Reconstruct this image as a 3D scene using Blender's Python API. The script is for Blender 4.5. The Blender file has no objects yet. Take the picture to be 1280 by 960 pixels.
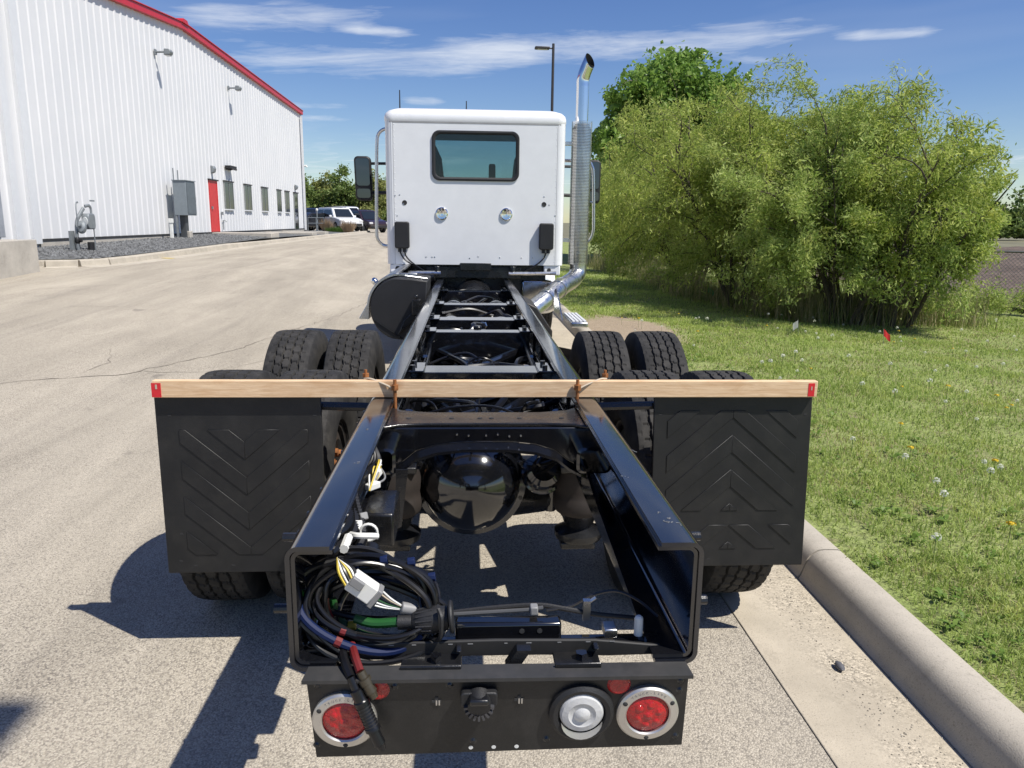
import bpy, bmesh, math, random
import numpy as np
from math import sin, cos, pi, radians, sqrt, atan2
from mathutils import Vector, Matrix

# ------------------------------------------------------------------ camera, world, sun, exposure
S = bpy.context.scene
COL = S.collection
rng = np.random.default_rng(7)
random.seed(7)

def make_camera():
    f, yaw, pitch, roll = 961.0, radians(3.3), radians(11.9), radians(0.7)
    fw = Vector((sin(yaw)*cos(pitch), cos(yaw)*cos(pitch), -sin(pitch)))
    r0 = Vector((cos(yaw), -sin(yaw), 0))
    u0 = r0.cross(fw)
    r = r0*cos(roll) + u0*sin(roll)
    u = r.cross(fw)
    cd = bpy.data.cameras.new('camera')
    cam = bpy.data.objects.new('camera', cd)
    COL.objects.link(cam)
    m = Matrix((r, u, -fw)).transposed().to_4x4()
    m.translation = Vector((-.06, 0, 1.705))
    cam.matrix_world = m
    cd.sensor_width = 36
    cd.lens = f/1280*36
    cd.clip_start = .05
    cd.clip_end = 5000
    S.camera = cam
make_camera()

SUN_DIR = Vector((.555, -.36, 1.0)).normalized()
SUN_EL = math.asin(SUN_DIR.z)
SUN_ROT = atan2(SUN_DIR.x, SUN_DIR.y)

def make_world():
    w = bpy.data.worlds.new("World")
    S.world = w
    w.use_nodes = True
    nt = w.node_tree
    N, L = nt.nodes, nt.links
    N.clear()
    out = N.new('ShaderNodeOutputWorld')
    bg = N.new('ShaderNodeBackground')
    bg.inputs[1].default_value = .086
    sky = N.new('ShaderNodeTexSky')
    sky.sky_type = 'NISHITA'
    sky.sun_disc = False
    sky.sun_elevation = SUN_EL
    sky.sun_rotation = SUN_ROT
    sky.altitude = 200
    sky.air_density = 1.0
    sky.dust_density = .25
    sky.ozone_density = 3.0
    hs = N.new('ShaderNodeHueSaturation')
    hs.inputs['Saturation'].default_value = 1.22
    hs.inputs['Value'].default_value = .92
    hs.inputs['Hue'].default_value = .516
    L.new(sky.outputs[0], hs.inputs['Color'])
    tc = N.new('ShaderNodeTexCoord')
    sep = N.new('ShaderNodeSeparateXYZ')
    L.new(tc.outputs['Generated'], sep.inputs[0])
    def M(op, a, b=None, c=None, clamp=False):
        n = N.new('ShaderNodeMath'); n.operation = op; n.use_clamp = clamp
        for i, v in enumerate((a, b, c)):
            if v is None: continue
            if isinstance(v, (int, float)): n.inputs[i].default_value = v
            else: L.new(v, n.inputs[i])
        return n.outputs[0]
    x, y, z = sep.outputs
    az = M('MULTIPLY', M('ARCTAN2', x, y), 180/pi)
    el = M('MULTIPLY', M('ARCSINE', z), 180/pi)
    comb = N.new('ShaderNodeCombineXYZ')
    L.new(M('MULTIPLY', az, .05), comb.inputs[0])
    L.new(M('MULTIPLY', M('SUBTRACT', el, M('MULTIPLY', az, .04)), .42), comb.inputs[1])
    def noise(scale, detail, rough, dist, w_=0.0):
        n = N.new('ShaderNodeTexNoise'); n.noise_dimensions = '4D'
        n.inputs['W'].default_value = w_
        n.inputs['Scale'].default_value = scale; n.inputs['Detail'].default_value = detail
        n.inputs['Roughness'].default_value = rough; n.inputs['Distortion'].default_value = dist
        L.new(comb.outputs[0], n.inputs['Vector'])
        return n.outputs[0]
    n1 = noise(1.5, 8, .66, .9, 3.1)
    n2 = noise(4.5, 6, .62, .8, 1.2)
    n3 = noise(.55, 3, .5, .3, 8.0)
    def band(e0, slope, wid, a0, a1, soft, amp):
        d = M('DIVIDE', M('SUBTRACT', el, M('ADD', M('MULTIPLY', az, slope), e0)), wid)
        g = M('POWER', 2.718, M('MULTIPLY', M('MULTIPLY', d, d), -1))
        lo = M('DIVIDE', M('SUBTRACT', az, a0), soft, clamp=True)
        hi = M('DIVIDE', M('SUBTRACT', a1, az), soft, clamp=True)
        return M('MULTIPLY', M('MULTIPLY', g, M('MULTIPLY', lo, hi)), amp)
    bands = [band(11.6, .030, .95, -4, 27, 8, 1.0), band(10.8, .030, 1.1, -19, 6, 6, 1.0), band(14.0, .075, 1.0, -23, -4, 6, 1.1),
             band(12.0, -.01, .40, 24, 31.5, 2, 1.15), band(12.5, .0, .32, -9.5, -3.0, 2, 1.2), band(7.6, .0, .28, -15, -6, 3, .75),
             band(6.8, .0, .25, -15, -6, 3, .75), band(10.6, .0, .35, 16, 23, 3, .7), band(8.2, .0, .35, -5.5, -1, 1.5, .9), band(17.5, .05, 1.0, -30, 30, 10, .8), band(21.5, -.06, 1.2, -40, 40, 12, .8)]
    tot = bands[0]
    for b in bands[1:]: tot = M('ADD', tot, b)
    wisp = M('MULTIPLY', M('ADD', M('MULTIPLY', n1, 1.1), M('MULTIPLY', n2, .75)), .62)
    d1 = M('MULTIPLY', M('SUBTRACT', wisp, M('SUBTRACT', .745, M('MULTIPLY', tot, .38))), 2.3, clamp=True)
    # thin veil over the whole sky and small low clouds near the horizon
    veil = M('MULTIPLY', M('SUBTRACT', n3, .5), .5, clamp=True)
    low = M('POWER', 2.718, M('MULTIPLY', M('POWER', M('DIVIDE', M('SUBTRACT', el, 3.2), 2.0), 2), -1))
    d3 = M('MULTIPLY', M('MULTIPLY', M('SUBTRACT', n2, .53), 5.0, clamp=True), M('MULTIPLY', low, .75))
    dens = M('MAXIMUM', M('MAXIMUM', M('MULTIPLY', d1, .72), veil), d3)
    up = M('MULTIPLY', M('ADD', el, .5), 1.0, clamp=True)
    dens = M('MULTIPLY', dens, up)
    mix = N.new('ShaderNodeMix'); mix.data_type = 'RGBA'
    L.new(dens, mix.inputs[0])
    L.new(hs.outputs[0], mix.inputs[6])
    mix.inputs[7].default_value = (7.6, 7.9, 8.3, 1)
    L.new(mix.outputs[2], bg.inputs[0])
    L.new(bg.outputs[0], out.inputs[0])
make_world()

sl = bpy.data.lights.new('sun', 'SUN')
sl.energy = 4.2
sl.angle = radians(.53)
sl.color = (1.0, .955, .88)
so = bpy.data.objects.new('sun', sl)
COL.objects.link(so)
so.rotation_euler = SUN_DIR.to_track_quat('Z', 'Y').to_euler()
so.location = (20, -10, 40)
S.view_settings.view_transform = 'Standard'
S.view_settings.look = 'None'
S.view_settings.exposure = 0.5
S.view_settings.gamma = 1.0
S.render.engine = 'CYCLES'
S.cycles.max_bounces = 10
S.cycles.transparent_max_bounces = 24

# ------------------------------------------------------------------ materials
MATS = {}
def mat(name, col, rough=.6, metal=0.0, coat=0.0, var=.12, vscale=6.0, bump=0.0, bscale=40.0, spec=.5,
        rough_var=0.0, dust=0.0, dust_col=(.32, .28, .22), trans=0.0, island=0.0, fine=0.0, fscale=200.0):
    if name in MATS: return MATS[name]
    m = bpy.data.materials.new(name); m.use_nodes = True
    nt = m.node_tree; N, L = nt.nodes, nt.links
    p = N['Principled BSDF']
    p.inputs['Roughness'].default_value = rough
    p.inputs['Metallic'].default_value = metal
    p.inputs['Coat Weight'].default_value = coat
    p.inputs['Coat Roughness'].default_value = .06
    p.inputs['Specular IOR Level'].default_value = spec
    tc = N.new('ShaderNodeTexCoord')
    def noise(sc, det=5.0, rg=.6):
        n = N.new('ShaderNodeTexNoise'); n.inputs['Scale'].default_value = sc
        n.inputs['Detail'].default_value = det; n.inputs['Roughness'].default_value = rg
        L.new(tc.outputs['Object'], n.inputs['Vector']); return n.outputs[0]
    def ramp(src, lo, hi, a, b):
        n = N.new('ShaderNodeMapRange'); n.inputs[1].default_value = lo; n.inputs[2].default_value = hi
        n.inputs[3].default_value = a; n.inputs[4].default_value = b; L.new(src, n.inputs[0]); return n.outputs[0]
    def mul(c, fac):
        n = N.new('ShaderNodeVectorMath'); n.operation = 'SCALE'
        L.new(c, n.inputs[0]); L.new(fac, n.inputs['Scale']); return n.outputs[0]
    rgb = N.new('ShaderNodeRGB'); rgb.outputs[0].default_value = (*col, 1)
    c = rgb.outputs[0]
    if var: c = mul(c, ramp(noise(vscale), .3, .7, 1-var, 1+var))
    if fine: c = mul(c, ramp(noise(fscale, 3), .3, .7, 1-fine, 1+fine))
    if island:
        g = N.new('ShaderNodeNewGeometry')
        c = mul(c, ramp(g.outputs['Random Per Island'], 0, 1, 1-island, 1+island))
    if dust:
        mx = N.new('ShaderNodeMix'); mx.data_type = 'RGBA'
        L.new(ramp(noise(9.0, 8, .7), .45, .75, 0, dust), mx.inputs[0]); L.new(c, mx.inputs[6])
        mx.inputs[7].default_value = (*dust_col, 1); c = mx.outputs[2]
    L.new(c, p.inputs['Base Color'])
    if rough_var:
        L.new(ramp(noise(vscale*2.3, 6), .3, .7, max(.02, rough-rough_var), rough+rough_var), p.inputs['Roughness'])
    if bump:
        b = N.new('ShaderNodeBump'); b.inputs['Strength'].default_value = bump; b.inputs['Distance'].default_value = .01
        L.new(noise(bscale, 4), b.inputs['Height']); L.new(b.outputs[0], p.inputs['Normal'])
    if trans:
        t = N.new('ShaderNodeBsdfTranslucent'); L.new(c, t.inputs[0])
        ms = N.new('ShaderNodeMixShader'); ms.inputs[0].default_value = trans
        L.new(p.outputs[0], ms.inputs[1]); L.new(t.outputs[0], ms.inputs[2])
        L.new(ms.outputs[0], N['Material Output'].inputs[0])
    MATS[name] = m
    return m

def glass_mat(name, tint, refl=1.0):
    m = bpy.data.materials.new(name); m.use_nodes = True
    nt = m.node_tree; N, L = nt.nodes, nt.links; N.remove(N['Principled BSDF'])
    t = N.new('ShaderNodeBsdfTransparent'); t.inputs[0].default_value = (*tint, 1)
    g = N.new('ShaderNodeBsdfGlossy'); g.inputs['Roughness'].default_value = .02
    fr = N.new('ShaderNodeFresnel'); fr.inputs[0].default_value = 1.5
    mm = N.new('ShaderNodeMath'); mm.operation = 'MULTIPLY'; mm.inputs[1].default_value = refl
    L.new(fr.outputs[0], mm.inputs[0])
    ms = N.new('ShaderNodeMixShader'); L.new(mm.outputs[0], ms.inputs[0])
    L.new(t.outputs[0], ms.inputs[1]); L.new(g.outputs[0], ms.inputs[2])
    L.new(ms.outputs[0], N['Material Output'].inputs[0])
    return m

def custom(name):
    m = bpy.data.materials.new(name); m.use_nodes = True
    nt = m.node_tree; N, L = nt.nodes, nt.links
    p = N['Principled BSDF']; tc = N.new('ShaderNodeTexCoord')
    class K: pass
    k = K(); k.m, k.N, k.L, k.p, k.co = m, N, L, p, tc.outputs['Object']
    def noise(sc, det=5., rg=.6, dist=0., vec=None):
        n = N.new('ShaderNodeTexNoise'); n.inputs['Scale'].default_value = sc; n.inputs['Detail'].default_value = det
        n.inputs['Roughness'].default_value = rg; n.inputs['Distortion'].default_value = dist
        L.new(vec or k.co, n.inputs['Vector']); return n.outputs[0]
    def voro(sc, out='Distance', vec=None, rnd=1.):
        n = N.new('ShaderNodeTexVoronoi'); n.inputs['Scale'].default_value = sc; n.inputs['Randomness'].default_value = rnd
        L.new(vec or k.co, n.inputs['Vector']); return n.outputs[out]
    def rng_(src, lo, hi, a=0., b=1.):
        n = N.new('ShaderNodeMapRange'); n.inputs[1].default_value = lo; n.inputs[2].default_value = hi
        n.inputs[3].default_value = a; n.inputs[4].default_value = b; L.new(src, n.inputs[0]); return n.outputs[0]
    def mix(f, a, b, mode='MIX'):
        n = N.new('ShaderNodeMix'); n.data_type = 'RGBA'; n.blend_type = mode
        for i, v in ((0, f), (6, a), (7, b)):
            if isinstance(v, tuple): n.inputs[i].default_value = (*v, 1)
            elif isinstance(v, (int, float)): n.inputs[i].default_value = v
            else: L.new(v, n.inputs[i])
        return n.outputs[2]
    def math_(op, a, b):
        n = N.new('ShaderNodeMath'); n.operation = op
        for i, v in enumerate((a, b)):
            if isinstance(v, (int, float)): n.inputs[i].default_value = v
            else: L.new(v, n.inputs[i])
        return n.outputs[0]
    def mapping(scale, rot=(0, 0, 0)):
        n = N.new('ShaderNodeMapping'); n.inputs['Scale'].default_value = scale; n.inputs['Rotation'].default_value = rot
        L.new(k.co, n.inputs['Vector']); return n.outputs[0]
    def bump(src, st, dist=.01):
        b = N.new('ShaderNodeBump'); b.inputs['Strength'].default_value = st; b.inputs['Distance'].default_value = dist
        L.new(src, b.inputs['Height']); L.new(b.outputs[0], p.inputs['Normal'])
    def xyz():
        n = N.new('ShaderNodeSeparateXYZ'); L.new(k.co, n.inputs[0]); return n.outputs
    k.noise, k.voro, k.rng, k.mix, k.math, k.mapping, k.bump, k.xyz = noise, voro, rng_, mix, math_, mapping, bump, xyz
    MATS[name] = m
    return k

def road_material():
    k = custom('road_aggregate')
    cells = k.voro(150, 'Color')
    sep = k.N.new('ShaderNodeSeparateColor'); k.L.new(cells, sep.inputs[0])
    stone = k.mix(k.rng(sep.outputs[0], .0, 1.), (.325, .288, .228), (.525, .471, .380))
    dark = k.rng(sep.outputs[1], .80, .86)
    stone = k.mix(k.math('MULTIPLY', dark, .75), stone, (.13, .115, .10))
    gap = k.rng(k.voro(150), .5, .8)
    stone = k.mix(k.math('MULTIPLY', gap, .6), stone, (.17, .15, .125))
    far = k.mix(k.rng(k.noise(.55, 4, .6), .35, .65), stone, k.mix(.5, stone, (.455, .407, .327)))
    blot = k.rng(k.noise(7, 6, .7), .60, .74)
    col = k.mix(k.math('MULTIPLY', blot, .28), far, (.14, .125, .11))
    drip = k.rng(k.noise(2.6, 3, .5), .70, .76)
    col = k.mix(k.math('MULTIPLY', drip, .4), col, (.11, .10, .09))
    X = k.xyz()[0]
    lane = k.rng(k.noise(1.0, 4, .6, .2, k.mapping((2.6, .05, 1))), .56, .70)
    col = k.mix(k.math('MULTIPLY', lane, .22), col, (.16, .145, .13))
    strk = k.rng(k.noise(1.0, 5, .65, .3, k.mapping((1.7, .22, 1))), .35, .65, .86, 1.10)
    vm = k.N.new('ShaderNodeVectorMath'); vm.operation = 'SCALE'; k.L.new(col, vm.inputs[0]); k.L.new(strk, vm.inputs['Scale'])
    k.L.new(vm.outputs[0], k.p.inputs['Base Color'])
    k.p.inputs['Roughness'].default_value = .88
    k.p.inputs['Specular IOR Level'].default_value = .25
    k.bump(k.math('ADD', k.math('MULTIPLY', k.voro(150), -1), k.math('MULTIPLY', k.noise(60, 3), .6)), .55, .006)
    return k.m

def concrete_material(name, base, grit=False, scale=1.0):
    k = custom(name)
    a = tuple(x*.80 for x in base); b = tuple(min(1, x*1.14) for x in base)
    col = k.mix(k.rng(k.noise(2.2*scale, 8, .7), .3, .7), a, b)
    col = k.mix(k.math('MULTIPLY', k.rng(k.noise(130, 4), .56, .66), .45), col, tuple(x*.45 for x in base))
    col = k.mix(k.math('MULTIPLY', k.rng(k.noise(5, 8, .75), .56, .72), .5), col, tuple(x*.55 for x in base))
    h = k.noise(180, 4)
    if grit:
        X = k.xyz()[0]
        m = k.math('MULTIPLY', k.rng(X, 1.26, 1.40), k.rng(X, 1.60, 1.52))
        m = k.math('MULTIPLY', m, k.rng(k.noise(2.3, 6, .7), .40, .62))
        cells = k.voro(130, 'Color'); sp = k.N.new('ShaderNodeSeparateColor'); k.L.new(cells, sp.inputs[0])
        peb = k.mix(sp.outputs[0], tuple(x*.42 for x in base), tuple(min(1, x*1.45) for x in base))
        col = k.mix(m, col, peb)
        h = k.math('ADD', h, k.math('MULTIPLY', k.math('MULTIPLY', k.voro(130), -2.0), m))
    k.L.new(col, k.p.inputs['Base Color'])
    k.p.inputs['Roughness'].default_value = .9
    k.p.inputs['Specular IOR Level'].default_value = .25
    k.bump(h, .4, .004)
    return k.m

def wood_material():
    k = custom('pine_wood')
    v = k.mapping((1.2, 14, 22))
    g = k.noise(4.0, 8, .65, 1.2, v)
    col = k.mix(k.rng(g, .32, .68), (.62, .40, .22), (.86, .64, .41))
    fine = k.noise(9, 6, .7, .4, k.mapping((2, 60, 70)))
    col = k.mix(k.math('MULTIPLY', k.rng(fine, .52, .7), .35), col, (.38, .22, .11))
    kn = k.voro(1.0, 'Distance', k.mapping((4.2, 3.0, 7.0)))
    ring = k.rng(kn, .07, .26, 1., 0.)
    col = k.mix(k.math('MULTIPLY', ring, .75), col, (.30, .13, .05))
    blot = k.noise(3.0, 5, .6, .6, k.mapping((3, 8, 8)))
    col = k.mix(k.math('MULTIPLY', k.rng(blot, .5, .7), .35), col, (.50, .27, .12))
    k.L.new(col, k.p.inputs['Base Color'])
    k.p.inputs['Roughness'].default_value = .75
    k.bump(g, .25, .004)
    return k.m

def soil_grass_material():
    k = custom('lawn_soil')
    col = k.mix(k.rng(k.noise(1.3, 6, .65), .35, .65), (.22, .28, .07), (.32, .36, .125))
    col = k.mix(k.math('MULTIPLY', k.rng(k.noise(3.1, 7, .7), .56, .68), .8), col, (.27, .21, .13))
    col = k.mix(k.rng(k.noise(45, 4, .7), .46, .66), col, (.075, .09, .025))
    vs = k.N.new('ShaderNodeVectorMath'); vs.operation = 'SUBTRACT'; k.L.new(k.co, vs.inputs[0]); vs.inputs[1].default_value = (2.35, 11.6, 0)
    vm = k.N.new('ShaderNodeVectorMath'); vm.operation = 'MULTIPLY'; k.L.new(vs.outputs[0], vm.inputs[0]); vm.inputs[1].default_value = (1/.75, 1/1.7, 0)
    vl = k.N.new('ShaderNodeVectorMath'); vl.operation = 'LENGTH'; k.L.new(vm.outputs[0], vl.inputs[0])
    dd = k.math('ADD', vl.outputs['Value'], k.rng(k.noise(2.5, 5), .3, .7, -.3, .3))
    col = k.mix(k.rng(dd, .8, 1.15, 1., 0.), col, k.mix(k.noise(12, 6), (.24, .18, .12), (.40, .32, .225)))
    k.L.new(col, k.p.inputs['Base Color']); k.p.inputs['Roughness'].default_value = .95
    k.bump(k.noise(30, 6), .8, .03)
    return k.m

def siding_material():
    k = custom('white_siding')
    col = k.mix(k.rng(k.noise(.5, 4), .35, .65), (.66, .665, .67), (.70, .70, .70))
    st = k.noise(1.0, 5, .6, 0., k.mapping((1, 3.0, .12)))
    col = k.mix(k.math('MULTIPLY', k.rng(st, .58, .8), .10), col, (.55, .55, .52))
    k.L.new(col, k.p.inputs['Base Color']); k.p.inputs['Roughness'].default_value = .45
    return k.m

M_ROAD = road_material()
M_CONC = concrete_material('kerb_concrete', (.44, .398, .328))
M_GUT = concrete_material('gutter_concrete', (.45, .395, .305), grit=True)
M_WALLC = concrete_material('wall_concrete', (.44, .41, .36))
M_WOOD = wood_material()
M_SOIL = soil_grass_material()
M_SIDING = siding_material()
M_RED = mat('red_trim', (.50, .018, .025), .4)
M_DOOR = mat('red_door', (.55, .03, .03), .45)
M_GALV = mat('galvanised_grey', (.23, .25, .26), .5, .3, var=.2)
M_GREYBOX = mat('grey_cabinet', (.20, .23, .25), .5, var=.08)
M_WIN = mat('dark_window_glass', (.02, .028, .033), .05, spec=.45)
M_ALU = mat('dull_aluminium_frame', (.30, .31, .30), .45, .5)
M_TRIM = mat('white_trim', (.66, .67, .68), .4, var=.03)
M_DARK = mat('dark_gap', (.03, .03, .03), .8)
M_PAINT = mat('gloss_black_chassis', (.0055, .006, .008), .12, 0, .9, var=.2, dust=.05, dust_col=(.10, .09, .08), rough_var=.03, spec=.7)
M_RAIL = mat('dusty_gloss_black', (.008, .009, .0125), .14, 0, .35, var=.2, dust=.06, dust_col=(.07, .065, .06), rough_var=.03, spec=.9)
M_PAINT2 = mat('satin_black_chassis', (.009, .0095, .011), .28, 0, .2, var=.3, dust=.12, dust_col=(.09, .08, .07), bump=.1, bscale=90, rough_var=.1)
M_MATTE = mat('matte_black_plastic', (.014, .014, .015), .55, var=.2, bump=.15, bscale=300)
M_RUBBER = mat('tyre_rubber', (.028, .027, .026), .82, var=.25, vscale=9, fine=.18, dust=.35, dust_col=(.11, .10, .085), spec=.3)
M_FLAP = mat('mudflap_rubber', (.0080, .0080, .0083), .52, var=.3, bump=.12, bscale=350, dust=.18, dust_col=(.07, .065, .055))
M_CAB = mat('white_cab_paint', (.78, .785, .79), .28, 0, .35, var=.03)
M_CHROME = mat('chrome', (.80, .80, .80), .07, 1.0, var=.03)
M_STEEL = mat('bright_aluminium', (.62, .62, .62), .28, 1.0, var=.1, rough_var=.08)
M_BRUSH = mat('brushed_ring_steel', (.62, .60, .56), .42, .85, var=.1)
M_REDLENS = mat('red_lens', (.42, .008, .010), .12, coat=.6, var=.25, vscale=60, bump=.5, bscale=150)
M_CLEAR = mat('clear_lens', (.78, .78, .77), .25, coat=.5, var=.08, vscale=40, bump=.12, bscale=120, trans=.3, spec=.3)
M_RUST = mat('rusty_steel', (.28, .105, .03), .85, var=.4, vscale=50)
M_BROWN = mat('bellows_rubber', (.022, .016, .013), .75, var=.3, vscale=15)
M_STRAP = mat('beige_strap', (.48, .40, .30), .8)
M_TAPE = mat('red_tape', (.62, .02, .03), .4, var=.15, vscale=40)
M_WHITEP = mat('white_plastic', (.74, .74, .70), .4)
M_GREYP = mat('grey_plastic', (.22, .22, .22), .5)
M_BLACKC = mat('black_cable', (.006, .006, .007), .32, var=.2)
M_GREENC = mat('green_cable', (.010, .075, .014), .4)
M_BLUEC = mat('blue_cable', (.004, .012, .055), .6, spec=.25)
M_REDC = mat('red_cable', (.13, .010, .010), .5)
M_YELC = mat('yellow_wire', (.60, .45, .05), .5)
M_RIM = mat('steel_rim', (.035, .035, .035), .5, .2, dust=.4, dust_col=(.14, .08, .04))
M_POLE = mat('bronze_pole', (.045, .04, .038), .5)
M_LAMP = mat('lamp_lens', (.5, .5, .48), .3)
M_SEAT = mat('seat_fabric', (.02, .021, .024), .8)
G_CAB = glass_mat('cab_glass', (.66, .76, .77), 1.0)

# ------------------------------------------------------------------ mesh builder
class MB:
    def __init__(s): s.v = []; s.f = []
    def add(s, vs, fs):
        o = len(s.v); s.v += [tuple(map(float, p)) for p in vs]; s.f += [tuple(i+o for i in f) for f in fs]; return s
    def box(s, x0, x1, y0, y1, z0, z1):
        return s.add([(x0,y0,z0),(x1,y0,z0),(x1,y1,z0),(x0,y1,z0),(x0,y0,z1),(x1,y0,z1),(x1,y1,z1),(x0,y1,z1)],
                     [(0,3,2,1),(4,5,6,7),(0,1,5,4),(1,2,6,5),(2,3,7,6),(3,0,4,7)])
    def obox(s, c, size, rot=None):
        x, y, z = [a/2 for a in size]
        vs = [Vector(p) for p in ((-x,-y,-z),(x,-y,-z),(x,y,-z),(-x,y,-z),(-x,-y,z),(x,-y,z),(x,y,z),(-x,y,z))]
        if rot is not None: vs = [rot @ p for p in vs]
        c = Vector(c)
        return s.add([p+c for p in vs], [(0,3,2,1),(4,5,6,7),(0,1,5,4),(1,2,6,5),(2,3,7,6),(3,0,4,7)])
    def prism(s, poly, axis, a, b):
        """extrude a 2-D polygon; axis 'x': poly is (y,z); 'y': (x,z); 'z': (x,y)"""
        def P(p, t): return {'x': (t, p[0], p[1]), 'y': (p[0], t, p[1]), 'z': (p[0], p[1], t)}[axis]
        n = len(poly)
        ar = sum(poly[i][0]*poly[(i+1) % n][1]-poly[(i+1) % n][0]*poly[i][1] for i in range(n))
        if (ar < 0) != (axis == 'y'): poly = poly[::-1]
        vs = [P(p, a) for p in poly] + [P(p, b) for p in poly]
        fs = [tuple(range(n))[::-1], tuple(range(n, 2*n))] + [(i, (i+1) % n, n+(i+1) % n, n+i) for i in range(n)]
        if b < a: fs = [f[::-1] for f in fs]
        return s.add(vs, fs)
    def tube(s, pts, r, n=8, cap=True, closed=False):
        pts = [Vector(p) for p in pts]; m = len(pts)
        rs = r if isinstance(r, (list, tuple)) else [r]*m
        vs = []; prev = None
        for i, p in enumerate(pts):
            if closed: t = pts[(i+1) % m]-pts[i-1]
            else: t = pts[min(i+1, m-1)]-pts[max(i-1, 0)]
            t = t.normalized() if t.length > 1e-9 else Vector((0, 0, 1))
            if prev is None:
                a = Vector((0, 0, 1)) if abs(t.z) < .9 else Vector((1, 0, 0))
                prev = t.cross(a).normalized()
            u = prev - t*prev.dot(t)
            u = u.normalized() if u.length > 1e-6 else t.orthogonal().normalized()
            prev = u; w = t.cross(u)
            for j in range(n):
                a = 2*pi*j/n; vs.append(p+(u*cos(a)+w*sin(a))*rs[i])
        fs = []
        for i in range(m if closed else m-1):
            k = (i+1) % m
            for j in range(n): fs.append((i*n+j, i*n+(j+1) % n, k*n+(j+1) % n, k*n+j))
        if cap and not closed:
            fs.append(tuple(range(n))[::-1]); fs.append(tuple((m-1)*n+j for j in range(n)))
        return s.add(vs, fs)
    def lathe(s, prof, c, axis='z', n=32, full=2*pi):
        """prof: list of (r, t); t runs along axis from c"""
        c = Vector(c); ax = Vector({'x': (1,0,0), 'y': (0,1,0), 'z': (0,0,1)}[axis]) if isinstance(axis, str) else Vector(axis).normalized()
        u = ax.orthogonal().normalized(); w = ax.cross(u)
        vs = []
        for r, t in prof:
            for j in range(n):
                a = 2*pi*j/n; vs.append(c+ax*t+(u*cos(a)+w*sin(a))*max(r, 1e-5))
        fs = []
        for i in range(len(prof)-1):
            for j in range(n): fs.append((i*n+j, i*n+(j+1) % n, (i+1)*n+(j+1) % n, (i+1)*n+j))
        return s.add(vs, fs)
    def cyl(s, a, b, r, n=16, r2=None):
        return s.tube([a, b], [r, r if r2 is None else r2], n)
    def ring_faces(s, rings, closed=True, cap0=False, cap1=False):
        n = len(rings[0]); vs = [p for r in rings for p in r]; fs = []
        for i in range(len(rings)-1):
            for j in range(n if closed else n-1):
                fs.append((i*n+j, i*n+(j+1) % n, (i+1)*n+(j+1) % n, (i+1)*n+j))
        if cap0: fs.append(tuple(range(n))[::-1])
        if cap1: fs.append(tuple((len(rings)-1)*n+j for j in range(n)))
        return s.add(vs, fs)
    def blob(s, c, size, n=10, jit=0., seed=0):
        rr = random.Random(seed); rings = []
        for i in range(1, n):
            a = pi*i/n; rings.append([(c[0]+size[0]*sin(a)*cos(2*pi*j/(n+2))*(1+rr.uniform(-jit, jit)),
                                        c[1]+size[1]*sin(a)*sin(2*pi*j/(n+2))*(1+rr.uniform(-jit, jit)), c[2]-size[2]*cos(a)) for j in range(n+2)])
        return s.ring_faces(rings, True, True, True)

WL = {}
def link(o, parent=None):
    COL.objects.link(o)
    if parent is not None: o.parent = parent
    return o
def finish(me, m, angle=35):
    if m is not None:
        for x in (m if isinstance(m, (list, tuple)) else [m]): me.materials.append(x)
    me.polygons.foreach_set('use_smooth', [True]*len(me.polygons))
    try: me.set_sharp_from_angle(angle=radians(angle))
    except Exception: pass
def obj(name, mb, m, parent=None, bevel=0., local=False, angle=35, label=None, seg=2, fix=False):
    """one mesh object; vertices are given in world space unless local"""
    off = Vector((0, 0, 0))
    if parent is not None and not local: off = WL.get(parent.name, Vector((0, 0, 0)))
    vs = mb.v if off.length == 0 else [(x-off.x, y-off.y, z-off.z) for x, y, z in mb.v]
    me = bpy.data.meshes.new(name); me.from_pydata(vs, [], mb.f); me.update()
    if fix:
        bm = bmesh.new(); bm.from_mesh(me); bmesh.ops.recalc_face_normals(bm, faces=bm.faces); bm.to_mesh(me); bm.free()
    finish(me, m, angle)
    o = bpy.data.objects.new(name, me); link(o, parent)
    WL[o.name] = off.copy()
    if bevel:
        b = o.modifiers.new('bevel', 'BEVEL'); b.width = bevel; b.segments = seg; b.limit_method = 'ANGLE'; b.angle_limit = radians(40)
        b.harden_normals = False
    if label: o['label'] = label
    return o
def arr_obj(name, verts, faces, m, parent=None, smooth=False):
    """mesh from numpy arrays; faces (n,k) all of one size"""
    me = bpy.data.meshes.new(name)
    verts = np.asarray(verts, np.float32); faces = np.asarray(faces, np.int32)
    if parent is not None: verts = verts - np.array(WL.get(parent.name, Vector((0,0,0)))[:], np.float32)
    n, k = faces.shape
    me.vertices.add(len(verts)); me.vertices.foreach_set('co', verts.ravel())
    me.loops.add(n*k); me.loops.foreach_set('vertex_index', faces.ravel())
    me.polygons.add(n); me.polygons.foreach_set('loop_start', np.arange(n, dtype=np.int32)*k)
    me.polygons.foreach_set('use_smooth', np.full(n, smooth))
    me.update(calc_edges=True); me.validate()
    me.materials.append(m)
    o = bpy.data.objects.new(name, me); link(o, parent)
    WL[o.name] = Vector(WL.get(parent.name, Vector((0,0,0)))) if parent is not None else Vector((0,0,0))
    return o
def thing(name, label, cat, loc, rotz=0., group=None):
    o = bpy.data.objects.new(name, None); o.location = loc; o.rotation_euler = (0, 0, rotz); o.empty_display_size = .2
    link(o); o['label'] = label; o['category'] = cat
    if group: o['group'] = group
    WL[o.name] = Vector(loc)
    return o
def tag(o, label=None, cat=None, group=None, kind=None):
    for k, v in (('label', label), ('category', cat), ('group', group), ('kind', kind)):
        if v: o[k] = v
    return o
def struct(o): o['kind'] = 'structure'; return o
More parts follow.
